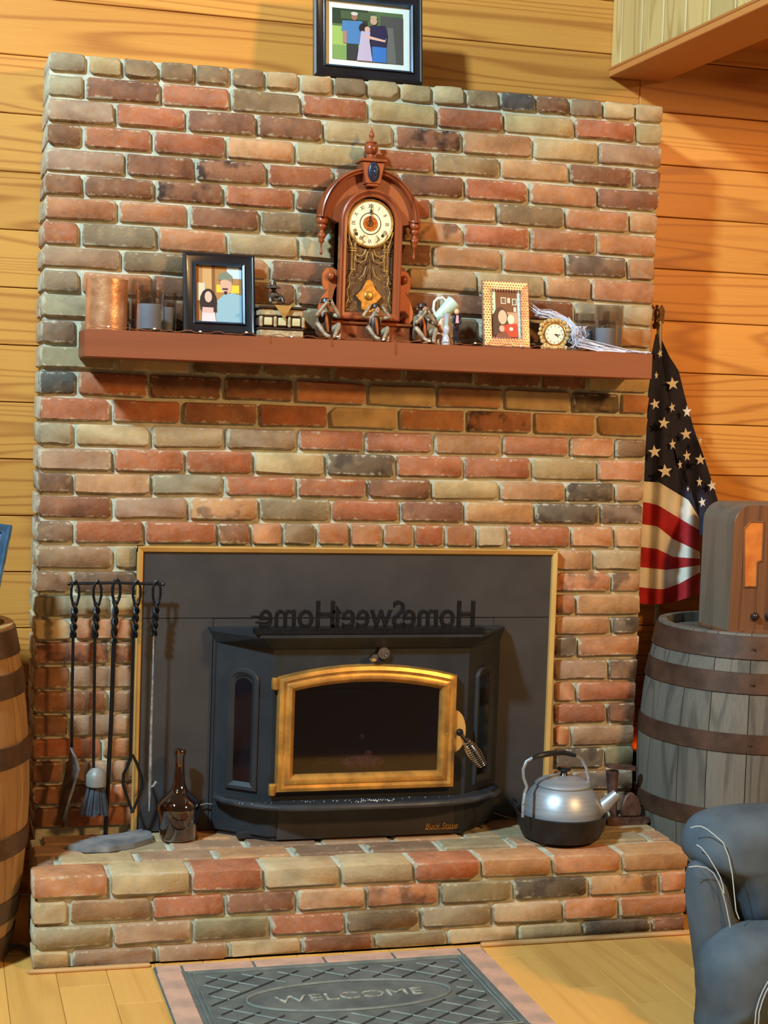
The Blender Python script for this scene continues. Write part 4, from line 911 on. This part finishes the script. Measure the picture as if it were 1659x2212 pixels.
# ================================================================== flag
FY = .165
t = thing('flag', 'furled American flag on a pole in the corner right of the chimney', 'flag', (1.92, FY, .0))
NAVY = mat('navy_cloth', (40, 40, 62), (30, 30, 50), .85, sc=20); REDC = mat('red_cloth', (176, 34, 36), (150, 24, 30), .85, sc=20); WHC = mat('white_cloth', (226, 220, 206), (212, 204, 190), .85, sc=10)
def strip(c0, c1, name, material, yf, nu=28, nv=5):
    def cv(c, u):
        L = [0]; 
        for i in range(1, len(c)): L.append(L[-1]+math.hypot(c[i][0]-c[i-1][0], c[i][1]-c[i-1][1]))
        s_ = u*L[-1]; return interp(s_, L, [p[0] for p in c]), interp(s_, L, [p[1] for p in c])
    vs = []; fs = []
    for j in range(nv+1):
        for i in range(nu+1):
            a = cv(c0, i/nu); b = cv(c1, i/nu); v = j/nv; px = a[0]*(1-v)+b[0]*v; py = a[1]*(1-v)+b[1]*v
            vs.append(aty(px, py, yf(px, py)))
    for j in range(nv):
        for i in range(nu): k = j*(nu+1)+i; fs.append((k, k+1, k+nu+2, k+nu+1))
    return ob(name, MB().add(vs, fs), material, t, ang=3)
def yfold(px, py): return FY+.022*math.sin((px-1390)*.105+(py-1000)*.004)*min(1, (py-700)/300)
valley = [(1420, 724), (1426, 770), (1436, 830), (1450, 900), (1466, 960), (1482, 1020), (1496, 1070), (1512, 1120)]
strip([(1416, 722), (1404, 780), (1398, 850), (1393, 950), (1392, 1000), (1392, 1042)], [(1422, 722), (1430, 780), (1442, 850), (1462, 950), (1478, 1010), (1511, 1122)], 'canton', NAVY, lambda a, b: yfold(a, b)+.006, 24, 10)
strip([(1419, 722), (1424, 780), (1434, 850), (1452, 950), (1468, 1010), (1488, 1075), (1498, 1115), (1505, 1160)], [(1424, 722), (1446, 770), (1466, 800), (1478, 850), (1500, 930), (1522, 990), (1538, 1040), (1566, 1130)], 'canton_fold', NAVY, lambda a, b: FY+.022+.016*math.sin((a-1400)*.09), 24, 8)
C = [[(1390, 1040), (1424, 1042), (1450, 1058), (1487, 1080), (1514, 1124)], [(1386, 1084), (1400, 1086), (1423, 1092), (1465, 1118), (1512, 1146)], [(1386, 1132), (1420, 1137), (1455, 1165), (1512, 1192)],
     [(1383, 1181), (1420, 1186), (1455, 1203), (1512, 1207)], [(1382, 1225), (1410, 1228), (1439, 1231), (1512, 1221)], [(1380, 1268), (1407, 1271), (1433, 1273), (1465, 1262), (1512, 1236)], [(1378, 1303), (1400, 1306), (1423, 1305), (1465, 1298), (1512, 1282)]]
for i, (m_, nm) in enumerate(((WHC, 'white_stripe'), (REDC, 'red_stripe'), (WHC, 'white_stripe'), (REDC, 'red_stripe'), (WHC, 'white_stripe'), (REDC, 'red_stripe'))): strip(C[i], C[i+1], nm, m_, yfold, 28, 4)
for (px, py, R_, ro, sq) in ((1453, 829, 15, .1, 1), (1415, 873, 13, .2, .9), (1434, 914, 14, -.1, .95), (1484, 889, 14, 0, .75), (1452, 880, 12, .2, .6), (1482, 938, 14, .1, .95), (1453, 960, 13, .1, .6), (1513, 952, 10, .1, .5), (1414, 976, 15, .1, 1),
        (1484, 985, 13, .1, .7), (1513, 993, 13, 0, .95), (1437, 1018, 16, .1, 1.05), (1469, 1004, 11, .1, .5), (1511, 1041, 12, 0, .55), (1538, 1049, 13, .2, .8), (1426, 764, 10, .3, .6), (1517, 1085, 12, .2, .7), (1418, 811, 9, 0, .5), (1486, 1056, 6, 0, .5)):
    pl = []
    for k in range(10):
        r = R_ if k % 2 == 0 else R_*.40; a = math.pi/2+ro+k*math.pi/5; pl.append((px+r*sq*math.cos(a), py-r*math.sin(a)))
    yv = FY-.026 if px < 1470 and py > 860 else FY-.020
    v0 = [aty(a, b, yv) for a, b in pl]; ob('star', MB().add(v0, [tuple(range(10))]), WHC, t, smooth=False)
pp = aty(1424, 700, FY+.03); pb2 = aty(1418, 1330, FY+.03)
ob('pole', MB().tube([(pb2.x+.0, FY+.03, .02), (pb2.x, FY+.03, pb2.z), (pp.x, FY+.03, pp.z+.01)], .0085, 10), mat('pale_pole', (150, 146, 136), (120, 116, 108), .4, .3), t)
ob('pole_foot', MB().lathe([(.045, 0.0005), (.045, .012), (.02, .03), (.012, .06)], (pb2.x, FY+.03, 0), 20), IRON, t)
e = aty(1418, 690, FY+.03); EA = mat('eagle_bronze', (96, 62, 36), (50, 34, 24), .35, .6, sc=90)
eg = ob('eagle_finial', MB().lathe([(.010, -.03), (.013, -.018), (.008, -.01), (.006, 0), (.010, .012), (.009, .026), (.005, .034)], e, 12).ball((e.x-.002, e.y-.004, e.z+.040), .006, 10).tube([(e.x-.004, e.y-.008, e.z+.04), (e.x-.012, e.y-.014, e.z+.037)], [.003, .0008], 6), EA, t)
for s_ in (-1, 1): ob('wing', MB().prism([(e.x+s_*.003, e.z+.010), (e.x+s_*.008, e.z+.034), (e.x+s_*.016, e.z+.046), (e.x+s_*.026, e.z+.030), (e.x+s_*.024, e.z-.012), (e.x+s_*.016, e.z+.006), (e.x+s_*.012, e.z-.002), (e.x+s_*.010, e.z+.008)][::s_], e.y-.002, e.y+.003, .001), EA, eg)
# night light
p = aty(1384, 1617, .225)
t = thing('plug_in_light', 'small glowing orange plug-in light in the dark gap beside the grey barrel', 'light', (p.x, .23, p.z))
ob('plug_body', MB().box(p.x-.03, p.x+.03, .225, .2495, p.z-.05, p.z-.006, .004), mat('brown_plastic', (60, 44, 34), (50, 36, 30), .4), t); ob('bulb', MB().ball((p.x, .228, p.z), .007, 12, (1.6, 1, .8)), mat('orange_glow', (255, 120, 30), (255, 110, 20), .5, em=((255, 110, 25), 9)), t)
# ================================================================== fire tool stand
TY = -.075
bs = [atz(a, b, HT+.014) for a, b in ((146, 1826), (185, 1832), (235, 1831), (290, 1822), (331, 1810), (326, 1797), (305, 1791), (262, 1800), (215, 1806), (175, 1816))]
t = thing('fire_tool_stand', 'black iron fireplace tool rack with half moon base on the hearth', 'tool rack', (.2, -.09, HT))
ob('base', MB().zprism([(p.x, p.y) for p in bs], HT+.001, HT+.015), mat('dusty_iron', (150, 150, 150), (104, 106, 110), .6, .3, sc=12, bump=.2), t, smooth=False)
def loop(px, top, y, rt=.0038):
    a = aty(px, top, y); r = .011; return [a+Vector((r*math.sin(u), 0, -r*3.0*(1-math.cos(u))/1.0)) for u in [i*math.pi/5 for i in range(11)]]
def twisted(px0, py0, px1, py1, y, turns=4):
    A = aty(px0, py0, y); B = aty(px1, py1, y); mbs = MB(); ax = B-A
    for ph in (0, math.pi):
        mbs.tube([A+ax*(i/40)+Vector((.0052*math.cos(ph+turns*2*math.pi*i/40), .0052*math.sin(ph+turns*2*math.pi*i/40), 0)) for i in range(41)], .0052, 6)
    return mbs
post = ob('post', twisted(250, 1298, 246, 1388, TY, 2.0).tube([aty(246, 1385, TY), aty(240, 1560, TY), (atz(230, 1806, HT+.015).x, -.06, HT+.012)], .0062, 8).tube(loop(252, 1250, TY), .0045, 6), IRON, t)
ob('crossbar', MB().tube([aty(149, 1261, TY), aty(250, 1259, TY), aty(352, 1262, TY)], .0042, 8).ball(aty(149, 1261, TY), .006, 8).ball(aty(352, 1262, TY), .006, 8), IRON, t)
TG = 'fire irons hanging on the tool rack'
def handle(px, ptop, pend, y, px2): 
    mb = twisted(px, ptop+40, px2, pend, y, 2.1); mb.tube(loop(px+1, ptop-8, y), .004, 6, True); return mb
ty = TY-.004
t = thing('fire_shovel', 'fireplace shovel hanging at the left end of the tool rack', 'fire tool', aty(160, 1262, ty), TG)
ob('handle', handle(162, 1262, 1376, ty, 158), IRON, t); ob('rod', MB().tube([aty(158, 1374, ty), aty(156, 1500, ty), aty(155, 1622, ty)], .0042, 8), IRON, t)
SHV = mat('worn_steel', (130, 128, 130), (84, 82, 84), .5, .5, sc=30, bump=.3)
L0 = [(155, 1615), (166, 1640), (172, 1660), (166, 1682), (152, 1725), (138, 1772)]; L1 = [(152, 1615), (148, 1640), (143, 1660), (136, 1690), (128, 1730), (122, 1768)]
vs = []; fs = []
for i, (a, b) in enumerate(zip(L0, L1)): vs += [aty(*b, ty+.03), aty((a[0]+b[0])/2, (a[1]+b[1])/2, ty-.01), aty(*a, ty-.022), aty(a[0]-5, a[1], ty-.026)]
for i in range(5):
    for j in range(3): k = i*4+j; fs.append((k, k+1, k+5, k+4))
o_ = ob('pan', MB().add(vs, fs), SHV, t); so = o_.modifiers.new('thick', 'SOLIDIFY'); so.thickness = .002
t = thing('hearth_brush', 'hearth brush with blue grey bristles hanging second from left', 'brush', aty(209, 1262, ty), TG)
ob('handle', handle(210, 1262, 1376, ty, 205), IRON, t); ob('rod', MB().tube([aty(205, 1374, ty), aty(202, 1664, ty)], .0042, 8), IRON, t)
p = aty(208, 1681, ty); ob('ferrule', MB().lathe([(.010, .030), (.020, .022), (.028, .010), (.028, -.020), (.026, -.022)], (p.x, p.y, p.z), 20), mat('pale_ferrule', (150, 150, 146), (120, 118, 114), .5, .2), t)
random.seed(4); mb = MB()
for i in range(170):
    a = random.random()*6.28; r = math.sqrt(random.random()); q0 = Vector((p.x+.022*r*math.cos(a), p.y+.016*r*math.sin(a), p.z-.018)); q1 = Vector((p.x+.040*r*math.cos(a)-.003, p.y+.024*r*math.sin(a), p.z-.100+random.uniform(-.006, .006))); mb.tube([q0, (q0+q1)/2+Vector((0, 0, 0)), q1], .0013, 4)
ob('bristles', mb, mat('slate_bristle', (86, 92, 104), (58, 62, 74), .7), t, kind='stuff')
t = thing('fire_tongs', 'fire tongs hanging second from right beside the brass edging', 'fire tool', aty(293, 1262, ty), TG)
ob('handle', handle(295, 1262, 1376, ty, 290), IRON, t)
ob('rod', MB().box(aty(284, 1400, ty).x, aty(291, 1400, ty).x, ty-.003, ty+.003, aty(288, 1638, ty).z, aty(288, 1372, ty).z, .001), IRON, t)
for L in ([(283, 1630), (278, 1650), (267, 1672), (266, 1695), (274, 1720), (283, 1745), (287, 1755)], [(286, 1630), (296, 1650), (306, 1680), (307, 1700), (298, 1725), (290, 1745), (284, 1752)]):
    ob('jaw', MB().tube([aty(a, b, ty) for a, b in L], [.004, .0042, .0045, .0045, .004, .004, .006], 8), IRON, t)
t = thing('fire_poker', 'ash dusted poker with side hook hanging at the right end of the rack', 'fire tool', aty(337, 1262, ty), TG)
ob('handle', handle(338, 1262, 1372, ty, 332), IRON, t); ob('rod', MB().tube([aty(332, 1370, ty), aty(330, 1470, ty), aty(327, 1560, ty), aty(324, 1690, ty), aty(322, 1752, ty)], [.002, .0028, .0036, .0046, .0015], 8).tube([aty(324, 1700, ty), aty(331, 1698, ty), aty(337, 1688, ty), aty(341, 1692, ty)], [.004, .0035, .003, .001], 8), mat('ashy_iron', (150, 148, 146), (96, 94, 92), .7, .1, sc=60), t)
# ================================================================== bottle
b0 = atz(385, 1813, HT); y = -.085; x = aty(386, 1750, y).x; z = HT+.001; k = 1.0
t = thing('amber_bottle', 'amber brown glass bottle with long neck on the hearth left of stove', 'bottle', (x, y, HT))
pr = [(0, 0), (.040, 0), (.045, .006), (.047, .05), (.053, .088), (.052, .100), (.042, .116), (.026, .132), (.017, .146), (.0145, .170), (.0125, .205), (.0125, .236), (.0155, .238), (.0155, .252), (.013, .254)]
pin = [(.0105, .252), (.0100, .205), (.0125, .165), (.024, .130), (.040, .112), (.049, .098), (.050, .088), (.044, .05), (.042, .008), (0, .006)]
ob('glass', MB().lathe([(a*(1.16 if a > .02 else 1.05), b) for a, b in pr+pin], (x, y, z), 32), thin_glass('amber_glass', (204, 156, 118), .10, .04), t, ang=1.2)
# ================================================================== kettle in a pan
KX, KY = 1.49, -.235
t = thing('cast_iron_pan', 'black cast iron pan under the kettle on the hearth', 'pan', (KX, KY, HT))
ob('bowl', MB().lathe([(0, .001), (.095, .001), (.112, .008), (.126, .040), (.131, .072), (.134, .076), (.130, .079), (.126, .074), (.120, .040), (.106, .014), (0, .012)], (KX, KY, HT), 40), mat('seasoned_iron', (44, 42, 42), (34, 32, 33), .5, .3, sc=30, bump=.15, bsc=200), t)
ob('wire_bail', MB().tube([(KX-.133, KY, HT+.072), (KX-.139, KY+.03, HT+.095), (KX-.128, KY+.06, HT+.105), (KX-.112, KY+.075, HT+.09)], .0022, 6).tube([(KX+.133, KY, HT+.072), (KX+.139, KY-.01, HT+.090), (KX+.132, KY-.03, HT+.084)], .0022, 6), IRON, t)
t = thing('kettle', 'brushed aluminium kettle sitting in the black pan', 'kettle', (KX, KY, HT+.013))
AL = mat('brushed_aluminium', (176, 182, 190), (158, 164, 172), .40, .6, sc=6, st=(1, 1, 20), bump=.08, bsc=30)
bz = HT+.0135
ob('body', MB().lathe([(0, 0), (.104, 0), (.110, .006), (.114, .035), (.1145, .062), (.111, .085), (.104, .106), (.094, .125), (.080, .140), (.076, .143), (0, .143)], (KX, KY, bz), 48), AL, t, ang=.9)
ld = ob('lid', MB().lathe([(.080, .0), (.081, .004), (.076, .010), (.060, .018), (.035, .026), (0, .029)], (KX, KY, bz+.142), 40), AL, t, ang=.9)
ob('lid_knob', MB().lathe([(.012, 0), (.009, .006), (.010, .010), (.020, .016), (.021, .020), (.017, .025), (0, .027)], (KX+.002, KY, bz+.170), 20), mat('black_bakelite', (28, 34, 38), (24, 26, 30), .2, coat=.4), ld)
ob('spout', along(Vector((KX+.085, KY-.012, bz+.045)), Vector((KX+.158, KY-.03, bz+.118)), [(.034, 0), (.024, .35), (.017, .75), (.0145, 1), (.012, 1), (.014, .7), (.018, .3)]), AL, t, ang=1)
hpnts = [(1137, 1757), (1130, 1722), (1131, 1690), (1133, 1665), (1141, 1648), (1152, 1638)]
hy = KY-.055; HL = [aty(a, b, hy+.02*i_) for i_, (a, b) in enumerate(hpnts)]
hh = ob('handle_bracket', MB().tube([aty(1129, 1765, hy-.03), aty(1130, 1738, hy-.03), aty(1133, 1715, hy-.02), aty(1138, 1700, hy), aty(1131, 1680, hy), aty(1130, 1662, hy), aty(1137, 1645, hy), aty(1152, 1636, hy)], [.004, .005, .005, .005, .0045, .0045, .0045, .0045], 8, flatn=1), AL, t)
ob('handle_bracket', MB().tube([aty(1240, 1631, hy+.02), aty(1256, 1640, hy+.03), aty(1266, 1658, hy+.03), aty(1271, 1680, hy+.03), aty(1272, 1700, hy+.03)], .0045, 8), AL, t)
ob('handle_grip', MB().tube([aty(1150, 1638, hy), aty(1165, 1632, hy), aty(1190, 1627, hy+.01), aty(1215, 1625, hy+.02), aty(1243, 1632, hy+.02)], [.006, .0085, .0085, .0085, .006], 10), mat('black_bakelite', (28, 34, 38), (24, 26, 30), .2, coat=.4), t)
for b in (1738, 1754): ob('rivet', MB().ball(aty(1131, b, hy-.033), .003, 8), CHROME, hh)
# ================================================================== cobbler's last
t = thing('cobblers_last', 'iron cobbler shoe last standing between kettle and grey barrel', 'shoe last', (1.75, -.08, HT))
CI = mat('rusty_iron', (104, 78, 70), (66, 50, 48), .5, .4, sc=30, bump=.2); ly = -.085
def outl(L, y0, y1, bev=.004): 
    P_ = [(aty(a, b, ly).x, aty(a, b, ly).z) for a, b in L]; return MB().prism(P_, y0, y1, bev)
def sole(cx, cy, cz, L_, Wd, th, fn_):
    pts = [(-.5, .0), (-.46, .30), (-.3, .38), (-.1, .28), (.15, .38), (.35, .42), (.47, .25), (.5, 0), (.47, -.25), (.35, -.42), (.15, -.38), (-.1, -.28), (-.3, -.38), (-.46, -.3)]
    mb = MB().zprism([(a*L_, b*Wd) for a, b in pts], 0, th); mb.xf(fn_); return mb
p = aty(1342, 1657, ly); ob('top_sole', sole(0, 0, 0, .105, .055, .009, lambda v: Vector((p.x+v.x*.95, p.y+v.y, p.z+v.z-v.x*.10-.004))), CI, t, ang=.5)
q0 = aty(1325, 1665, ly); q1 = aty(1323, 1778, ly)
ob('stem', MB().tube([(q0.x-.004, ly, q0.z), (q0.x-.002, ly, q0.z-.05), (q1.x, ly, q1.z+.04), (q1.x+.012, ly, q1.z+.006)], [.020, .016, .012, .014], 12), CI, t)
p3 = aty(1360, 1738, ly-.03); ob('upright_sole', MB().prism([(aty(a, b, ly-.03).x, aty(a, b, ly-.03).z) for a, b in ((1342, 1763), (1378, 1763), (1383, 1748), (1383, 1735), (1377, 1722), (1368, 1713), (1360, 1712), (1351, 1720), (1345, 1734), (1341, 1750))][::1], ly-.034, ly-.022, .003), CI, t)
ob('arm', outl([(1300, 1762), (1385, 1758), (1386, 1765), (1376, 1771), (1366, 1776), (1346, 1777), (1334, 1773), (1302, 1770)], ly-.05, ly-.01), CI, t)
# ================================================================== welcome mat
MX0, MX1, MYa, MYb = .287, 1.190, -1.045, -.432
t = thing('welcome_mat', 'dark rubber welcome mat with brick pattern border in front of hearth', 'door mat', (.74, -.74, 0))
RUB = mat('grey_rubber', (104, 106, 100), (78, 82, 80), .8, sc=10, bump=.3); RUBL = mat('worn_rubber', (130, 134, 126), (100, 106, 102), .85, sc=14, bump=.3)
ob('base', MB().box(MX0, MX1, MYa, MYb, .0005, .007, .002), RUB, t, smooth=False)
TIL = mat('faded_brick_rubber', (204, 158, 134), (168, 136, 118), .85, sc=9, bump=.3)
bw = .070
xs_ = [MX0+.003, MX0+bw+.002]+[MX0+bw+(MX1-MX0-2*bw)*i/4 for i in (1, 2, 3)]+[MX1-bw-.002, MX1-.003]
for i in range(len(xs_)-1): ob('border_tile', MB().box(xs_[i]+.003, xs_[i+1]-.003, MYb-bw+.02, MYb-.002, .006, .0105, .002), TIL, t, smooth=False)
for xa, xb in ((MX0+.003, MX0+bw-.004), (MX1-bw+.004, MX1-.003)):
    yy_ = MYb-bw+.016
    while yy_ > MYa+.02: ya = max(yy_-.125, MYa+.002); ob('border_tile', MB().box(xa, xb, ya+.004, yy_, .006, .0105, .002), TIL, t, smooth=False); yy_ = ya
ix0, ix1, iy0, iy1 = MX0+bw+.012, MX1-bw-.012, MYa+.07, MYb-bw+.008
mb = MB()
for d in (0, .012): mb.tube([(ix0+d, iy0+d, .009), (ix1-d, iy0+d, .009), (ix1-d, iy1-d, .009), (ix0+d, iy1-d, .009)], .0028, 5, True)
ob('inner_border', mb, RUBL, t, smooth=False)
ocx, ocy, orx, ory = .742, -.722, .262, .098
mb = MB(); ix0 += .02; ix1 -= .02; iy0 += .02; iy1 -= .02
def clip(p, q):
    L = []; n = 40
    seg = []
    for i in range(n+1):
        a = p.lerp(q, i/n); ins_ = ix0 < a.x < ix1 and iy0 < a.y < iy1 and ((a.x-ocx)/(orx+.02))**2+((a.y-ocy)/(ory+.02))**2 > 1
        if ins_: seg.append(a)
        else:
            if len(seg) > 1: L.append((seg[0], seg[-1]))
            seg = []
    if len(seg) > 1: L.append((seg[0], seg[-1]))
    return L
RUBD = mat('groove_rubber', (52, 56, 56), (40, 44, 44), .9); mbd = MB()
for i in range(-10, 19):
    for s_ in (1, -1):
        x_ = ix0+i*.094; a = Vector((x_, iy1, .008)); b = Vector((x_+s_*.80, iy1-.62, .008))
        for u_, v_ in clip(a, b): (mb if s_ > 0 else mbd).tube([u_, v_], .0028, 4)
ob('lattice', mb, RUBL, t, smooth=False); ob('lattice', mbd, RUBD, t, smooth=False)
ob('oval_rim', MB().tube([(ocx+orx*math.cos(math.radians(a)), ocy+ory*math.sin(math.radians(a)), .0085) for a in range(0, 360, 8)], .004, 6, True), RUBL, t)
v, f = text('WELCOME', .062, .0012); mx = max(p.x for p in v); s_ = .19/mx
ob('lettering', MB().add([(ocx+p.x*s_, ocy-.022+p.y*1.0, .0085+p.z) for p in v], f), mat('pale_lettering', (176, 174, 160), (96, 98, 94), .8, sc=45), t, smooth=False)
# ================================================================== cord on the floor
tag(ob('floor_cable', MB().tube([atz(0, 2060, .01), atz(20, 2048, .01), atz(35, 2042, .012), atz(50, 2046, .01), atz(64, 2056, .01)], .006, 8), mat('grey_cable', (90, 86, 92), (70, 66, 72), .4)), 'grey cable on the floor between the left barrel and hearth', 'cord')
# ================================================================== recliner
LEA = mat('blue_grey_suede', (84, 96, 106), (60, 68, 76), .8, sc=5, bump=.6, bsc=14, spec=.3)
t = thing('recliner_chair', 'blue grey suede recliner with white stitching at the lower right', 'armchair', (1.75, -.95, 0))
def pillow(name, L, yc, th, material=LEA, rings=7, foc=None):
    P_ = [Vector((aty(a, b, yc).x, aty(a, b, yc).z)) for a, b in L]
    # resample smooth (Catmull-Rom)
    n = len(P_); Q = []
    for i in range(n):
        p0, p1, p2, p3 = P_[i-1], P_[i], P_[(i+1) % n], P_[(i+2) % n]
        for k in range(5):
            u = k/5; Q.append(.5*((2*p1)+(p2-p0)*u+(2*p0-5*p1+4*p2-p3)*u*u+(-p0+3*p1-3*p2+p3)*u**3))
    for p_ in Q: p_.y = max(p_.y, .012)
    c = sum(Q, Vector((0, 0)))/len(Q); m_ = len(Q); vs = []; fs = []
    lv = [(math.cos(a), math.sin(a)) for a in [math.pi*(i/(2*rings)) for i in range(rings+1)]]
    ringsL = [(s_, -h_) for s_, h_ in lv[::-1]]+[(s_, h_) for s_, h_ in lv[1:]]
    for s_, h_ in ringsL:
        s_ = s_**.45 if s_ > 0 else 0
        for p_ in Q: q_ = c+(p_-c)*s_; vs.append((q_.x, yc+h_*th, q_.y))
    for k in range(len(ringsL)-1):
        for i in range(m_): j = (i+1) % m_; fs.append((k*m_+i, k*m_+j, (k+1)*m_+j, (k+1)*m_+i))
    return ob(name, MB().add(vs, fs), material, t, ang=3)
pillow('side_panel', [(1485, 1900), (1492, 1866), (1512, 1858), (1538, 1868), (1556, 1895), (1570, 1950), (1590, 2000), (1640, 2040), (1700, 2060), (1700, 2235), (1525, 2235), (1512, 2150), (1498, 2040), (1487, 1960)], -1.04, .05)
pillow('back_cushion', [(1484, 1836), (1492, 1798), (1514, 1768), (1556, 1750), (1620, 1742), (1700, 1742), (1800, 1760), (1850, 1850), (1830, 1950), (1720, 1990), (1640, 2000), (1590, 1985), (1572, 1930), (1545, 1885), (1500, 1862)], -1.0, .12)
pillow('seat_cushion', [(1575, 2012), (1620, 2000), (1700, 1988), (1800, 1998), (1860, 2060), (1850, 2250), (1540, 2250), (1518, 2180), (1512, 2110), (1530, 2055)], -1.12, .10)
ob('chair_base', MB().box(1.70, 2.0, -1.05, -.80, .002, .12, .01), LEA, t)
STI = flat('white_thread', (196, 206, 206), .7)
def stitch(L, y, r=.0014, dash=True):
    pts = []
    for i in range(len(L)-1):
        n = max(1, int(math.hypot(L[i+1][0]-L[i][0], L[i+1][1]-L[i][1])/3))
        for k in range(n): pts.append((L[i][0]+(L[i+1][0]-L[i][0])*k/n, L[i][1]+(L[i+1][1]-L[i][1])*k/n))
    pts.append(L[-1]); W3 = [aty(a, b, y(a, b) if callable(y) else y) for a, b in pts]; mb = MB()
    for i in range(len(W3)-1):
        mb.tube([W3[i], W3[i].lerp(W3[i+1], .75 if dash else 1.0)], r, 5)
    return ob('stitching', mb, STI, t)
def onpil(yc, th, cx_, cy_, rx, ry):
    def f(a, b):
        d = min(1, max(abs((a-cx_)/rx), abs((b-cy_)/ry))); s_ = d**(1/.45); return yc-th*math.sqrt(max(0, 1-s_*s_))-.004
    return f
fb = lambda a, b: -1.065-.055*min(1, max(0, (a-1484)/60))
stitch([(1492, 1788), (1503, 1785), (1515, 1785), (1527, 1791), (1540, 1801), (1562, 1820), (1574, 1850), (1582, 1890), (1586, 1930), (1590, 1968), (1597, 1986)], lambda a, b: -1.02-.10*min(1, max(0, (a-1484)/110))**.5-.006)
stitch([(1505, 1825), (1515, 1831), (1530, 1850), (1545, 1875), (1556, 1895), (1562, 1915), (1564, 1930)], lambda a, b: -1.02-.10*min(1, max(0, (a-1484)/110))**.5-.006)
stitch([(1488, 1873), (1505, 1871), (1525, 1874), (1541, 1886), (1552, 1905), (1560, 1925), (1568, 1955), (1573, 1980), (1579, 2010)], -1.10)
stitch([(1659, 2120), (1648, 2140), (1640, 2160), (1633, 2185), (1630, 2220)], -1.226); stitch([(1666, 2122), (1655, 2142), (1647, 2162), (1640, 2186), (1638, 2220)], -1.226)
